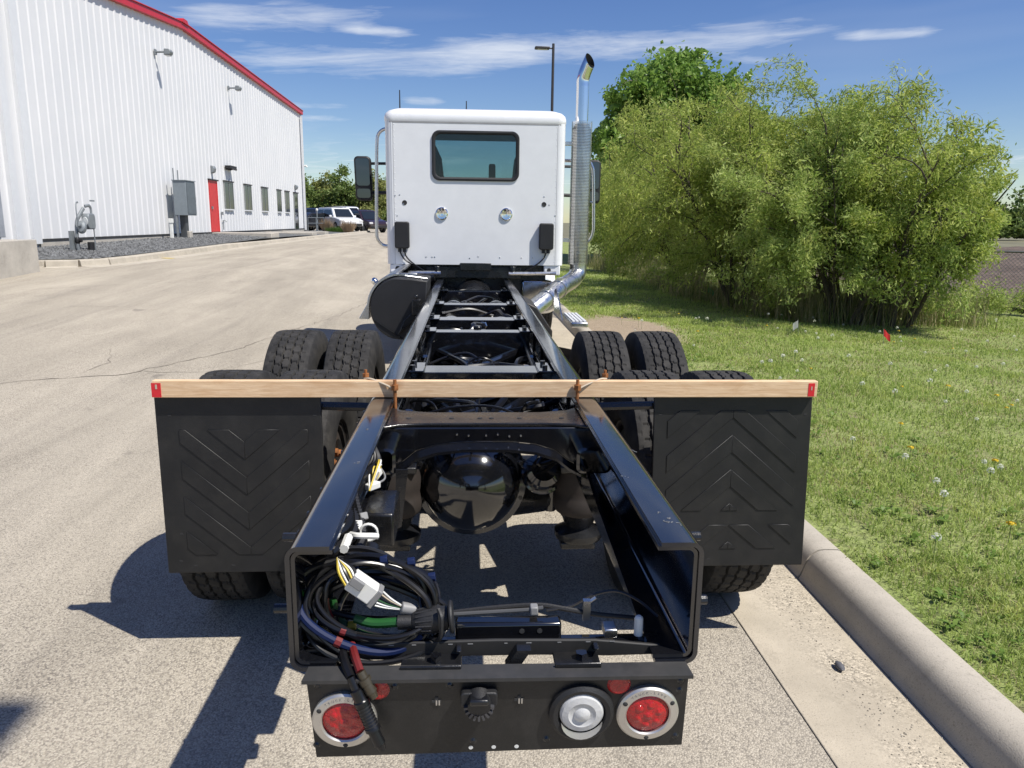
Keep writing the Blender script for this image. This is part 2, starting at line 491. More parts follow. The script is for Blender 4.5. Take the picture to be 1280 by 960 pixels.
def share(name, me, parent, loc=(0, 0, 0), rot=(0, 0, 0)):
    o = bpy.data.objects.new(name, me); link(o, parent); o.location = loc; o.rotation_euler = rot
    WL[o.name] = WL.get(parent.name, Vector((0,0,0)))+Vector(loc) if parent is not None else Vector(loc)
    return o
def bez(pts, n=10):
    """smooth polyline through points (Catmull-Rom)"""
    P = [Vector(p) for p in pts]; P = [P[0]*2-P[1]]+P+[P[-1]*2-P[-2]]; out = []
    for i in range(1, len(P)-2):
        for k in range(n):
            t = k/n; a, b, c, d = P[i-1], P[i], P[i+1], P[i+2]
            out.append(.5*((2*b)+(c-a)*t+(2*a-5*b+4*c-d)*t*t+(3*b-a-3*c+d)*t**3))
    out.append(P[-2]); return out
def rrect(cx, cy, w, h, r, n=6):
    out = []
    for sx, sy, a0 in ((1,1,0),(-1,1,90),(-1,-1,180),(1,-1,270)):
        for k in range(n+1):
            a = radians(a0+90*k/n); out.append((cx+sx*(w/2-r)+r*cos(a), cy+sy*(h/2-r)+r*sin(a)))
    return out

# ------------------------------------------------------------------ ground heights
def sst(a, b, x):
    t = np.clip((np.asarray(x, float)-a)/(b-a), 0, 1); return t*t*(3-2*t)
def hroad(X, Y):
    w = sst(.6, -6.5, X) if False else 1-sst(-6.5, -.6, X)
    l = np.interp(Y, [-30, 3, 18, 30, 60, 200], [0, 0, .58, .68, .74, .8])
    return w*l

# ------------------------------------------------------------------ setting: ground, road, gutter, kerbs, lawn, field
def grid_sheet(name, xs, ys, zf, m):
    mb = MB(); nx, ny = len(xs), len(ys)
    XX, YY = np.meshgrid(xs, ys); ZZ = zf(XX, YY)
    vs = np.stack([XX, YY, ZZ], -1).reshape(-1, 3)
    i = np.arange(nx-1)[None, :]+np.arange(ny-1)[:, None]*nx; i = i.ravel()
    return struct(arr_obj(name, vs, np.stack([i, i+1, i+nx+1, i+nx], 1), m, smooth=True))

M_FAR = mat('far_ground', (.16, .15, .09), .95, var=.3, vscale=.2)
g = MB().add([(-3000,-600,-.08),(3000,-600,-.08),(3000,4500,-.08),(-3000,4500,-.08)], [(0,1,2,3)])
struct(obj('ground', g, M_FAR))
grid_sheet('road', np.concatenate([np.linspace(-60,-8,14), np.linspace(-7,-.5,18), [0,.4,.8,1.12]]),
           np.concatenate([np.linspace(-40,0,8), np.linspace(1,34,34), np.linspace(37,160,16)]), hroad, M_ROAD)
def lawnz(X, Y):
    return .122 + sst(1.85, 3.2, X)*(.05*np.sin(X*.9+.4)*np.sin(Y*.5) + .025*np.sin(X*2.3+Y*1.7)) - .10*sst(2.5, 7, X) - .5*sst(11.3, 12.3, X)*sst(13.5, 15.5, Y)
grid_sheet('lawn', np.concatenate([[1.785, 1.9], np.linspace(2.1, 9, 40), np.linspace(9.6, 40, 20)]),
           np.concatenate([np.linspace(-12, 1, 10), np.linspace(1.3, 20, 80), np.linspace(21, 70, 30)]), lawnz, M_SOIL)
k = custom('ploughed_field')
k.L.new(k.mix(k.rng(k.noise(.6, 8, .7), .35, .65), (.085, .06, .045), (.17, .125, .095)), k.p.inputs['Base Color']); k.p.inputs['Roughness'].default_value = .95
k.bump(k.noise(3, 6), .9, .2)
def fieldz(X, Y): return .10+.12*np.sin(X*1.1+.3*Y)*np.sin(Y*.7)*sst(11, 14, X)
grid_sheet('field', np.linspace(11.2, 220, 160), np.linspace(14, 64, 50), fieldz, k.m)

# cracks in the road surface: narrow sunken-looking strips of dirt lying on it
def crack(pts, w, seed, name='road_crack'):
    r = random.Random(seed); P = []
    for i in range(len(pts)-1):
        a, b = Vector((*pts[i], 0)), Vector((*pts[i+1], 0)); n = max(3, int((b-a).length/.14))
        nrm = Vector((-(b-a).y, (b-a).x, 0)).normalized()
        for q in range(n):
            P.append(a.lerp(b, q/n)+nrm*r.gauss(0, .022))
    vs = []
    for i, p in enumerate(P):
        d = (P[min(i+1, len(P)-1)]-P[max(i-1, 0)]).normalized(); nn = Vector((-d.y, d.x, 0)); ww = w*r.uniform(.15, .75)
        for sgn in (-1, 1):
            q = p+nn*ww*sgn; vs.append((q.x, q.y, float(hroad(q.x, q.y))+.004))
    n = len(P)
    return MB().add(vs, [(2*i, 2*i+1, 2*i+3, 2*i+2) for i in range(n-1)])
M_CRACK = mat('crack_dirt', (.17, .148, .12), .95, var=.4, vscale=20)
cr = MB()
for pts, w, sd in [([(-5.4, 7.0), (-3.6, 8.1), (-3.0, 9.6), (-2.3, 13.5), (-2.0, 17)], .012, 1),
                   ([(-3.5, 8.2), (-2.9, 8.35), (-2.3, 9.5)], .007, 2), ([(-7.5, 5.6), (-5.4, 7.0)], .012, 3),
                   ([(-4.1, 7.8), (-4.0, 8.6), (-4.4, 9.4)], .005, 4), ([(-6.2, 12.2), (-5.2, 12.4)], .009, 5),
                   ([(-5.6, 6.8), (-5.3, 6.2), (-5.0, 5.4), (-5.3, 4.6)], .006, 6), ([(-8, 14), (-5, 16), (-3, 20)], .01, 7)]:
    c = crack(pts, w, sd); cr.add(c.v, c.f)
struct(obj('road_crack', cr, M_CRACK))

# right kerb: a gutter pan and rounded kerb poured in lengths
gp = [(1.1235, -.06), (1.1235, .003), (1.36, -.005), (1.578, -.016), (1.60, -.06)]
kp = [(1.580, -.08), (1.580, -.014), (1.592, .0), (1.602, .03), (1.612, .06), (1.623, .085), (1.637, .106), (1.655, .121), (1.675, .130), (1.70, .134), (1.775, .132), (1.795, .118), (1.80, -.08)]
kerb = struct(obj('kerb', MB().prism([(1.68, -.10), (1.68, .10), (1.785, .10), (1.785, -.10)], 'y', -11.9, 69), M_DARK))
gut = struct(obj('gutter', MB().prism([(1.1, -.09), (1.1, -.02), (1.59, -.03), (1.59, -.09)], 'y', -11.9, 69), M_DARK))
y = 3.47-3.05*5
while y < 68:
    obj('kerb_block', MB().prism(kp, 'y', y+.006, y+3.05-.006), M_CONC, kerb, angle=40)
    obj('gutter_slab', MB().prism(gp, 'y', y+.003, y+3.05-.003), M_GUT, gut, bevel=.004)
    y += 3.05

# loose grit in the gutter and one grey stone
def grit(n, xr, yr, zf, size, seed):
    r = np.random.default_rng(seed); base = np.array([(0,0,.8),(1,0,0),(0,1,0),(-1,0,0),(0,-1,0)], float)
    fc = np.array([(0,1,2),(0,2,3),(0,3,4),(0,4,1)])
    X = r.uniform(*xr, n); Y = r.uniform(*yr, n); Z = zf(X, Y); s = r.uniform(*size, n)
    a = r.uniform(0, 6.28, n); b = base[None]*s[:, None, None]*r.uniform(.6, 1.3, (n, 5, 3))
    vx = b[..., 0]*np.cos(a)[:, None]-b[..., 1]*np.sin(a)[:, None]; vy = b[..., 0]*np.sin(a)[:, None]+b[..., 1]*np.cos(a)[:, None]
    v = np.stack([vx+X[:, None], vy+Y[:, None], b[..., 2]+Z[:, None]-.001], -1).reshape(-1, 3)
    return v, (fc[None]+np.arange(n)[:, None, None]*5).reshape(-1, 3)
M_GRIT = mat('grit_stone', (.28, .25, .20), .9, var=.2, island=.6)
v, f = grit(2600, (1.30, 1.58), (1.7, 9), lambda X, Y: -.004-.01*sst(1.36, 1.575, X), (.0015, .0055), 3)
tag(arr_obj('gutter_grit', v, f, M_GRIT), 'loose pebbly grit gathered along the kerb foot', 'grit', kind='stuff')
v, f = grit(500, (-5, 1.1), (2.1, 8), hroad, (.002, .006), 4)
tag(arr_obj('road_grit', v, f, M_GRIT), 'scattered small stones lying on the worn road', 'grit', kind='stuff')
st = MB().blob((1.40, 2.66, .008), (.016, .030, .014), 8, .12, 4)
tag(obj('stone', st, mat('dark_stone', (.10, .10, .11), .7), fix=True), 'small dark grey stone lying in the concrete gutter', 'stone')

# left kerb with planting bed of dark gravel
def bed_z(X, Y): return np.interp(Y, [17, 20, 30, 36, 46, 60], [.74, .78, .88, .95, .84, .80])
kl = struct(obj('kerb_beside_building', MB().box(-11.2, -11.15, 19, 60, .3, .5), M_DARK))
path = [(-11.0, 18.05), (-9.6, 18.1), (-9.0, 18.35), (-8.65, 19.0), (-8.5, 20.2), (-8.5, 24), (-8.5, 28), (-8.5, 33), (-8.45, 40), (-8.4, 46), (-8.3, 52), (-8.2, 58), (-8.1, 64)]
yellow = mat('faded_yellow_paint', (.55, .42, .12), .8, var=.25, vscale=25)
for i in range(len(path)-1):
    a, b = Vector((*path[i], 0)), Vector((*path[i+1], 0)); d = (b-a).normalized(); n = Vector((d.y, -d.x, 0))
    rings = []
    for p in (a+d*.004, b-d*.004):
        zt = float(hroad(p.x, p.y)); top = max(zt+.13, float(bed_z(p.x, p.y))-.02) if p.y < 30 else zt+.14
        rings.append([(p+n*o).to_tuple()[:2]+(z,) for o, z in ((.42, zt-.1), (.42, zt+.006), (.10, zt+.012), (.07, top-.02), (.04, top), (-.12, top), (-.13, zt-.1))])
    obj('kerb_block', MB().ring_faces(rings, True, True, True), M_CONC, kl, bevel=.01)
pm = MB()
for o0, o1, zz in ((.40, .12, .018), ):
    p = Vector((-8.5, 21.7, 0)); zt = float(hroad(-8.5, 21.7))
    pm.add([(-8.5+.40, 21.55, zt+.012), (-8.5+.10, 21.62, zt+.018), (-8.5+.10, 21.95, zt+.018), (-8.5+.40, 21.85, zt+.012)], [(0, 1, 2, 3)])
    pm.add([(-8.428, 21.62, zt+.03), (-8.46, 21.64, zt+.155), (-8.46, 21.93, zt+.155), (-8.428, 21.95, zt+.03)], [(0, 1, 2, 3)])
obj('painted_mark', pm, yellow, kl)
k = custom('dark_gravel'); k.L.new(k.mix(k.voro(14, 'Color'), (.05, .054, .055), (.19, .195, .195)), k.p.inputs['Base Color']); k.p.inputs['Roughness'].default_value = .9
k.bump(k.voro(14), 1., .05)
M_GRAV = k.m
bp = [(-11.28, 18.2)]+[(x-.14, y+.02) for x, y in path[1:]]+[(-11.28, 64)]
ctr = [(-11.28, y) for y in (18.2, 18.2, 18.4, 19, 20.2, 24, 28, 33, 40, 46, 52, 58, 64)]
mbg = MB(); rr = [[(c[0], c[1], float(bed_z(*c))+.12) for c in ctr], [(p[0], p[1]+.1, float(bed_z(*p))+.02) for p in [(-9.9, 18.2)]+path[1:]]]
rr[1] = [(x-.14, y, z-.03) for x, y, z in rr[1]]
mbg.ring_faces(rr, False)
struct(obj('gravel_bed', mbg, M_GRAV))
def bedheight(X, Y):
    xk = np.interp(Y, [18.1, 18.35, 19, 20.2, 60], [-9.6, -9.0, -8.65, -8.5, -8.2])-.14
    t = np.clip((X+11.28)/(xk+11.28), 0, 1); return bed_z(X, Y)+.12*(1-t)-.01*t
v, f = grit(9000, (-11.2, -8.75), (18.6, 34.5), bedheight, (.02, .05), 9)
M_GRAVS = mat('gravel_stone', (.115, .118, .12), .85, island=.6)
tag(arr_obj('gravel_stones', v, f, M_GRAVS), 'dark grey landscape gravel filling the bed along the building', 'gravel', kind='stuff')
slab = obj('door_landing', MB().box(-11.26, -8.7, 34.9, 36.3, .6, 1.10), M_WALLC, bevel=.02); struct(slab)
for yy in (44.0, 47.8):
    struct(obj('path_slab', MB().box(-11.26, -8.7, yy, yy+1.2, .6, .99), M_WALLC, bevel=.02))

# ------------------------------------------------------------------ the warehouse
BX = -11.3
def roof_z(y): return float(np.interp(y, [8, 21.2, 27, 32.9, 54.6], [6.7, 7.9, 8.42, 8.97, 8.61]))
wh = thing('warehouse', 'long white metal clad warehouse with red roof trim at the left', 'building', (BX, 34, .9))
ribw = .024
def panel(y0, y1):
    prof = []; n = 2; w = (y1-y0)/n
    for i in range(n):
        a = y0+i*w
        prof += [(a, 0), (a+w*.62, 0), (a+w*.70, ribw), (a+w*.90, ribw), (a+w*.98, 0)]
    prof.append((y1-.002, 0))
    lo = [(BX+d, y, 1.12) for y, d in prof]; hi = [(BX+d, y, roof_z(y)) for y, d in prof]
    return MB().ring_faces([lo, hi], False)
yy = 8.0
while yy < 54.5:
    y1 = min(yy+.93, 54.6); obj('wall_panel', panel(yy, y1), M_SIDING, wh, angle=20); yy = y1
core = MB()
core.prism([(8, .5), (54.58, .5), (54.58, roof_z(54.6)-.05), (32.9, roof_z(32.9)-.05), (8, roof_z(8)-.05)], 'x', BX-18, BX-.03)
obj('end_wall', core, M_SIDING, wh)
obj('plinth', MB().box(BX-.05, BX+.03, 21.15, 54.55, .4, 1.06), M_WALLC, wh)
obj('flashing_shadow_gap', MB().box(BX-.02, BX+.05, 21.15, 54.5, 1.065, 1.118), M_DARK, wh)  # bottom flashing, coloured near black to paint in the shadow gap below the siding
rt = MB()
for a, b in ((8, 32.9), (32.9, 54.8)):
    za, zb = roof_z(a), roof_z(min(b, 54.6))
    rt.prism([(a, za-.06), (b, zb-.06), (b, zb+.17), (a, za+.17)], 'x', BX-.02, BX+.16)
    rt.prism([(a, za+.17), (b, zb+.17), (b, zb+.21), (a, za+.21)], 'x', BX-18.2, BX+.20)
obj('roof_trim', rt, M_RED, wh, bevel=.01)
obj('ridge_cap', MB().prism([(32.55, 9.12), (33.25, 9.12), (33.1, 9.27), (32.7, 9.27)], 'x', BX-.5, BX+.22), M_RED, wh)
obj('corner_trim', MB().box(BX+.0, BX+.075, 54.42, 54.66, 1.0, roof_z(54.6)-.1), M_TRIM, wh)
obj('corner_trim', MB().box(BX, BX+.10, 20.75, 21.12, 1.0, 7.9), M_TRIM, wh)
obj('corner_trim', MB().box(BX, BX+.12, 19.95, 20.25, 1.0, 7.7), M_TRIM, wh)
dsp = MB().box(BX+.05, BX+.19, 19.15, 19.36, 1.2, 7.55)
obj('downspout', dsp, mat('grey_downspout', (.30, .32, .35), .5), wh, bevel=.012)
# doors and windows stand in frames that are proud of the ribs
def opening(y0, y1, z0, z1, kind):
    fx0, fx1 = BX-.02, BX+.062
    fr = MB()
    if kind == 'window':
        t = .05
        for a in ((y0-t, y0, z0, z1), (y1, y1+t, z0, z1), (y0-t, y1+t, z1, z1+t)): fr.box(fx0, fx1, *a)
        fr.box(fx0, fx1, (y0+y1)/2-.02, (y0+y1)/2+.02, z0, z1)
        w = obj('window', fr, M_ALU, wh)
        for a, b in ((y0, (y0+y1)/2-.02), ((y0+y1)/2+.02, y1)):
            obj('pane', MB().box(BX+.040, BX+.048, a, b, z0, z1), M_WIN, w)
        obj('sill', MB().box(fx0, fx1+.05, y0-t, y1+t, z0-.055, z0-.002), M_TRIM, w)
        obj('head_flashing', MB().box(fx0, fx1+.04, y0-t-.03, y1+t+.03, z1+t+.002, z1+t+.05), M_DARK, w)
    else:
        t = .06
        for a in ((y0-t, y0, z0, z1), (y1, y1+t, z0, z1), (y0-t, y1+t, z1, z1+t)): fr.box(fx0, fx1, *a)
        red = kind == 'red'
        d = obj('door', MB().box(BX+.0, BX+.046, y0, y1, z0+.01, z1), M_DOOR if red else M_WIN, wh, label='red steel door' if red else 'dark glazed door')
        obj('door_frame', fr, M_DOOR if red else M_ALU, d)
        obj('handle', MB().box(BX+.05, BX+.10, y0+.08, y0+.20, z0+.98, z0+1.10), M_GALV, d)
        obj('head_flashing', MB().box(fx0, fx1+.05, y0-t-.06, y1+t+.06, z1+t+.002, z1+t+.06), M_DARK, d)
for a, b in ((37.1, 38.35), (40.35, 41.5), (43.65, 44.8), (47.0, 47.95), (49.1, 50.05)): opening(a, b, 2.14, 3.32, 'window')
opening(34.95, 35.95, 1.12, 3.26, 'red'); opening(51.5, 52.5, 1.05, 3.3, 'glass')
def flood(y, z):
    f = obj('flood_lamp', MB().box(BX+.035, BX+.08, y-.08, y+.08, z-.09, z+.09).tube([(BX+.07, y, z), (BX+.40, y, z+.01)], .035, 8), M_GALV, wh)
    obj('lamp_head', MB().prism([(BX+.38, z-.11), (BX+.60, z-.09), (BX+.64, z+.01), (BX+.58, z+.10), (BX+.40, z+.10)], 'y', y-.14, y+.14), M_GALV, f, bevel=.02)
    obj('lens', MB().box(BX+.42, BX+.58, y-.11, y+.11, z-.125, z-.105), M_LAMP, f)
flood(30.0, 7.5); flood(38.6, 7.66)
def wallpack(y, z, s=1.):
    w = obj('wall_lamp', MB().prism([(BX+.03, z-.16*s), (BX+.16, z-.10*s), (BX+.2, z+.05), (BX+.14, z+.16*s), (BX+.03, z+.18*s)], 'y', y-.14*s, y+.14*s), M_GALV, wh, bevel=.02)
wallpack(35.45, 3.78); wallpack(52.0, 3.72)
cl = MB()
for i in range(3): cl.tube([(BX+.03, 37.55+i*.27, 3.95), (BX+.28, 37.55+i*.27, 4.02), (BX+.34, 37.55+i*.27, 3.92)], .05, 8)
cl.box(BX+.04, BX+.30, 37.35, 38.3, 3.97, 4.10)
obj('camera_cluster', cl, M_MATTE, wh)
obj('wall_pipe', MB().tube([(BX+.07, 36.5, 1.2), (BX+.07, 36.5, 1.62), (BX+.07, 36.75, 1.62), (BX+.16, 36.75, 1.55)], .022, 6), M_GALV, wh)
obj('outlet_box', MB().box(BX+.03, BX+.10, 36.4, 36.52, 1.86, 2.0), M_GALV, wh)
obj('security_camera', MB().tube([(BX+.05, 54.4, 5.2), (BX+.30, 54.4, 5.25), (BX+.36, 54.4, 5.15)], .06, 8), M_WHITEP, wh)
obj('downspout', MB().box(BX+.08, BX+.2, 54.15, 54.3, 1.0, 8.4), M_TRIM, wh)

# concrete dock wall at the near end
dw = thing('retaining_wall', 'low bare concrete retaining wall at the left edge before the warehouse', 'wall', (-9.3, 14, .5))
for i in range(4):
    y1 = 17.1-i*3.0
    obj('wall_section', MB().box(-9.45, -9.2, y1-2.985, y1, .2, 1.22), M_WALLC, dw, bevel=.015)
obj('return_wall', MB().box(-11.25, -9.46, 16.86, 17.098, .2, 1.218), M_WALLC, dw, bevel=.012)

# electrical cabinet on posts
ec = thing('electrical_cabinet', 'grey metal electrical cabinet on posts in the gravel bed', 'cabinet', (-10.75, 29.9, .9))
obj('cabinet_body', MB().box(-10.97, -10.5, 29.9, 30.9, 1.80, 3.05), M_GREYBOX, ec, bevel=.012)
obj('cabinet_roof', MB().box(-11.0, -10.47, 29.87, 30.93, 3.052, 3.08), M_GREYBOX, ec)
obj('cabinet_door', MB().box(-10.498, -10.48, 29.95, 30.85, 1.86, 3.0), mat('darker_grey_door', (.11, .13, .145), .5), ec)
obj('latch', MB().box(-10.479, -10.455, 30.75, 30.80, 2.35, 2.5), M_GALV, ec)
for yy in (29.95, 30.8): obj('post', MB().box(-10.95, -10.88, yy-.035, yy+.035, .7, 1.8), M_GALV, ec)
obj('cable_duct', MB().box(-10.86, -10.66, 30.1, 30.4, .75, 1.8), mat('dark_duct', (.06, .065, .07), .5), ec)
obj('concrete_footing', MB().box(-10.74, -10.56, 30.2, 30.5, .7, 1.22), M_WALLC, ec, bevel=.02)
for yy, zz in ((29.95, 3.5), (30.4, 3.45)): obj('conduit', MB().tube([(-10.93, yy, 3.05), (-10.93, yy, zz)], .022, 8), M_GALV, ec)
pd = obj('utility_pedestal', MB().box(-10.90, -10.80, 29.1, 29.22, .7, 1.65).box(-10.92, -10.78, 29.08, 29.24, 1.52, 1.68), M_WHITEP, bevel=.01)
tag(pd, 'slim pale utility pedestal standing left of the grey cabinet', 'pedestal')

# gas meter
gm = thing('gas_meter', 'grey gas meter with pipes and regulator rising from the gravel', 'gas meter', (-10.1, 20.8, .8))
mb = MB().prism(rrect(20.95, 1.60, .52, .42, .12), 'x', -10.2, -9.9); obj('meter_body', mb, M_GALV, gm, bevel=.03, fix=True)
obj('meter_face', MB().lathe([(0, .03), (.11, .03), (.12, 0), (.12, -.03)], (-10.05, 20.68, 1.60), (0, -1, 0), 20), mat('pale_meter_face', (.5, .52, .52), .4), gm)
obj('riser_pipe', MB().tube(bez([(-10.3, 20.45, .7), (-10.3, 20.45, 1.35), (-10.28, 20.52, 1.62), (-10.2, 20.62, 1.78), (-10.1, 20.75, 1.95)]), .065, 10), M_GALV, gm)
obj('outlet_pipe', MB().tube(bez([(-10.0, 21.1, 1.75), (-10.0, 21.1, 1.95), (-10.02, 21.0, 2.02), (-10.1, 20.85, 2.0)]), .045, 10), M_GALV, gm)
obj('regulator', MB().lathe([(0, -.09), (.16, -.07), (.19, 0), (.16, .07), (.08, .1), (.06, .2), (0, .21)], (-10.1, 20.5, 1.45), (0, -.9, .4), 20), M_GALV, gm)
obj('valve', MB().tube([(-10.3, 20.45, 1.1), (-10.1, 20.4, 1.1)], .05, 8).blob((-10.3, 20.45, 1.1), (.1, .1, .12)), M_MATTE, gm)
obj('handle', MB().box(-10.02, -9.98, 21.1, 21.42, 2.13, 2.17), M_GALV, gm)
obj('drop_pipe', MB().tube([(-9.95, 21.1, 1.45), (-9.95, 21.1, .8)], .025, 8), M_GALV, gm)
obj('support_block', MB().cyl((-10.02, 20.9, .72), (-10.02, 20.9, 1.05), .13, 14), M_MATTE, gm)
obj('stand_plate', MB().box(-10.5, -10.42, 20.2, 20.5, .7, 1.35), M_GALV, gm)
gm.scale = (.62, .72, .96); gm.location = (-9.98, 20.95, .82)
obj('vent_pipe', MB().tube(bez([(-10.15, 20.35, 1.45), (-10.15, 20.3, 1.75), (-10.2, 20.4, 2.05), (-10.2, 20.55, 2.1)]), .025, 8), M_GALV, gm)

# ------------------------------------------------------------------ parked vehicles far off, handrail, lamp posts
M_TYRE2 = mat('car_tyre', (.02, .02, .02), .8); M_HUB = mat('car_hub', (.4, .4, .4), .35, .8)
M_CGLASS = mat('car_glass', (.015, .02, .025), .06, spec=.8)
def car(name, label, paint, loc, rz, kind='suv'):
    t = thing(name, label, {'suv': 'car', 'sedan': 'car', 'pickup': 'pickup'}[kind], loc, rz, 'vehicles parked beyond the warehouse')
    L2, W, H = (2.35, .95, 1.78) if kind != 'sedan' else (2.3, .9, 1.42)
    body = [(-L2, .38), (-L2, .95), (-L2+.1, 1.02), (L2-1.25, 1.08), (L2-.25, .92), (L2, .75), (L2, .38)]
    mb = MB().prism(body, 'y', -W, W); obj('body', mb, paint, t, bevel=.07, local=True, fix=True, seg=3)
    rear = -L2+.12 if kind == 'suv' else -L2+.55
    if kind == 'pickup': rear = -.55
    c0 = [(rear, 1.0), (rear+.2, H-.1), (rear+.4, H), (.35, H), (.55, H-.06), (1.15, 1.02)]
    r0 = [[(x, (-1)*(W-.04-.2*(z-1.0)), z) for x, z in c0], [(x, (W-.04-.2*(z-1.0)), z) for x, z in c0]]
    obj('cabin', MB().ring_faces(r0, True, True, True), paint, t, bevel=.05, local=True, fix=True)
    for sgn in (-1, 1):
        def P(x, z): return (x, sgn*(W-.028-.2*(z-1.0)), z)
        xs = [rear+.28, rear+.28+(.2-rear)*.45, .28, .95]
        for i in range(2 if kind != 'suv' else 2):
            a, b = (xs[0], xs[1]-.04) if i == 0 else (xs[1]+.04, .38)
            q = [P(a, 1.08), P(b if i == 0 else .92, 1.08), P(b, H-.16), P(a+.06, H-.16)]
            obj('side_window', MB().add(q+[(x, y-sgn*.02, z) for x, y, z in q], [(0,1,2,3),(7,6,5,4),(0,4,5,1),(1,5,6,2),(2,6,7,3),(3,7,4,0)]), M_CGLASS, t, local=True)
    ws = [(1.17, 1.08), (.60, H-.10)]; rs = [(rear-.012, 1.10), (rear+.16, H-.16)]
    for nm, e in (('windscreen', ws), ('rear_window', rs)):
        (xa, za), (xb, zb) = e; sg = 1 if nm == 'windscreen' else -1
        q = [(xa, -.72, za), (xa, .72, za), (xb, .62, zb), (xb, -.62, zb)]
        obj(nm, MB().add(q+[(x-sg*.03, y, z) for x, y, z in q], [(0,1,2,3),(7,6,5,4),(0,4,5,1),(1,5,6,2),(2,6,7,3),(3,7,4,0)]), M_CGLASS, t, local=True)
    wm = None
    for x in (-L2+.85, L2-.9):
        for sgn in (-1, 1):
            if wm is None:
                w = obj('wheel', MB().lathe([(.2, -.12), (.33, -.12), (.36, -.08), (.36, .08), (.33, .12), (.2, .12)], (0, 0, 0), 'y', 20), M_TYRE2, t, local=True)
                h = obj('hub', MB().lathe([(0, -.125), (.2, -.11), (.21, 0), (.2, .11), (0, .125)], (0, 0, 0), 'y', 12), M_HUB, w, local=True); wm, hm = w.data, h.data
            else:
                w = share('wheel', wm, t); share('hub', hm, w)
            w.location = (x, sgn*(W-.10), .36)
    for sgn in (-1, 1):
        obj('headlight', MB().box(L2-.12, L2+.012, sgn*.78-.16, sgn*.78+.16, .68, .84), M_CLEAR, t, bevel=.03, local=True)
        obj('tail_light', MB().box(-L2-.012, -L2+.1, sgn*.80-.10, sgn*.80+.10, .78, 1.05 if kind == 'suv' else .92), M_REDLENS, t, bevel=.02, local=True)
        obj('side_mirror', MB().obox((.78, sgn*(W+.08), 1.12), (.14, .2, .15)), paint, t, bevel=.03, local=True)
    obj('bumper', MB().box(-L2-.04, -L2+.1, -.85, .85, .42, .62).box(L2-.1, L2+.04, -.85, .85, .40, .58), M_MATTE, t, bevel=.03, local=True)
    if kind == 'suv':
        obj('roof_rack', MB().tube([(-1.6, -.62, H+.05), (.2, -.62, H+.05)], .025, 6).tube([(-1.6, .62, H+.05), (.2, .62, H+.05)], .025, 6).box(-1.3, -1.24, -.62, .62, H+.03, H+.07).box(-.2, -.14, -.62, .62, H+.03, H+.07), M_MATTE, t, local=True)
    return t
P_NAVY = mat('navy_car_paint', (.012, .016, .03), .2, coat=.8, var=.02)
P_WHITE = mat('white_car_paint', (.72, .73, .74), .25, coat=.6, var=.02)
P_GRAPH = mat('graphite_car_paint', (.03, .032, .036), .22, .3, .8, var=.02)
P_BURG = mat('dark_plum_car_paint', (.028, .014, .018), .22, coat=.8, var=.02)
car('parked_pickup', 'tall navy pickup closest to the warehouse corner', P_NAVY, (-13.0, 66, .84), radians(250), 'suv')
car('parked_car', 'dark sedan nosed in low beside the metal handrail', P_GRAPH, (-12.6, 61.6, .80), radians(245), 'sedan')
car('parked_suv', 'white sport utility vehicle in front with its windscreen showing', P_WHITE, (-10.3, 62.5, .86), radians(305), 'suv')
car('parked_suv', 'white roof racked vehicle half hidden behind the nearer white one', P_WHITE, (-10.3, 67.0, 1.02), radians(310), 'suv')
car('parked_car', 'dark plum car at the right end of the parked row', P_BURG, (-8.6, 64.5, .72), radians(310), 'suv')
hr = thing('handrail', 'thin grey metal handrail at the warehouse corner', 'handrail', (-11.0, 55.5, .8))
for i, (x, y) in enumerate(((-11.2, 55.2), (-10.9, 56.6), (-10.6, 58.0))):
    obj('post', MB().cyl((x, y, .7), (x, y, 1.85), .028, 6), M_GALV, hr)
for z in (1.84, 1.45): obj('rail', MB().tube([(-11.2, 55.2, z), (-10.6, 58.0, z)], .025, 6), M_GALV, hr)
for i, (x, y, lab) in enumerate(((-12.6, 57.5, 'slim white topped bollard post by the dark cars'), (-10.9, 57.0, 'slim white topped bollard post left of the white vehicles'))):
    t = thing('marker_post', lab, 'post', (x, y, .8), 0, 'marker posts at the car park')
    obj('post', MB().cyl((x, y, .75), (x, y, 2.3), .05, 8), M_GALV, t); obj('cap', MB().blob((x, y, 2.38), (.09, .09, .12)), M_WHITEP, t)

def lamp_post(label, x, y, z0, h, arm, ad):
    t = thing('lamp_post', label, 'lamp post', (x, y, z0), 0, 'tall dark area lamp posts')
    obj('pole', MB().tube([(x, y, z0), (x, y, z0+h)], [.085, .065], 10), M_POLE, t)
    obj('base', MB().cyl((x, y, z0-.3), (x, y, z0+.55), .26, 16), M_WALLC, t)
    c = Vector((x, y, z0+h-.22)); d = Vector((*ad, 0)).normalized(); s = Vector((-d.y, d.x, 0))
    obj('arm', MB().tube([c, c+d*(arm-.25)], .035, 8), M_POLE, t)
    R = Matrix((d, s, Vector((0, 0, 1)))).transposed()
    obj('lamp_head', MB().obox(c+d*(arm+.1), (.72, .34, .11), R), M_POLE, t, bevel=.03)
    obj('lens', MB().obox(c+d*(arm+.1)-Vector((0, 0, .06)), (.5, .24, .02), R), M_LAMP, t)
lamp_post('tall dark lamp post rising behind the white cab roof', 4.07, 40, .0, 10.25, .45, (-1, -.05))
lamp_post('tall dark lamp post standing behind the photographer on the lawn', 3.27, -2.37, .1, 9.2, 1.2, (0, 1))

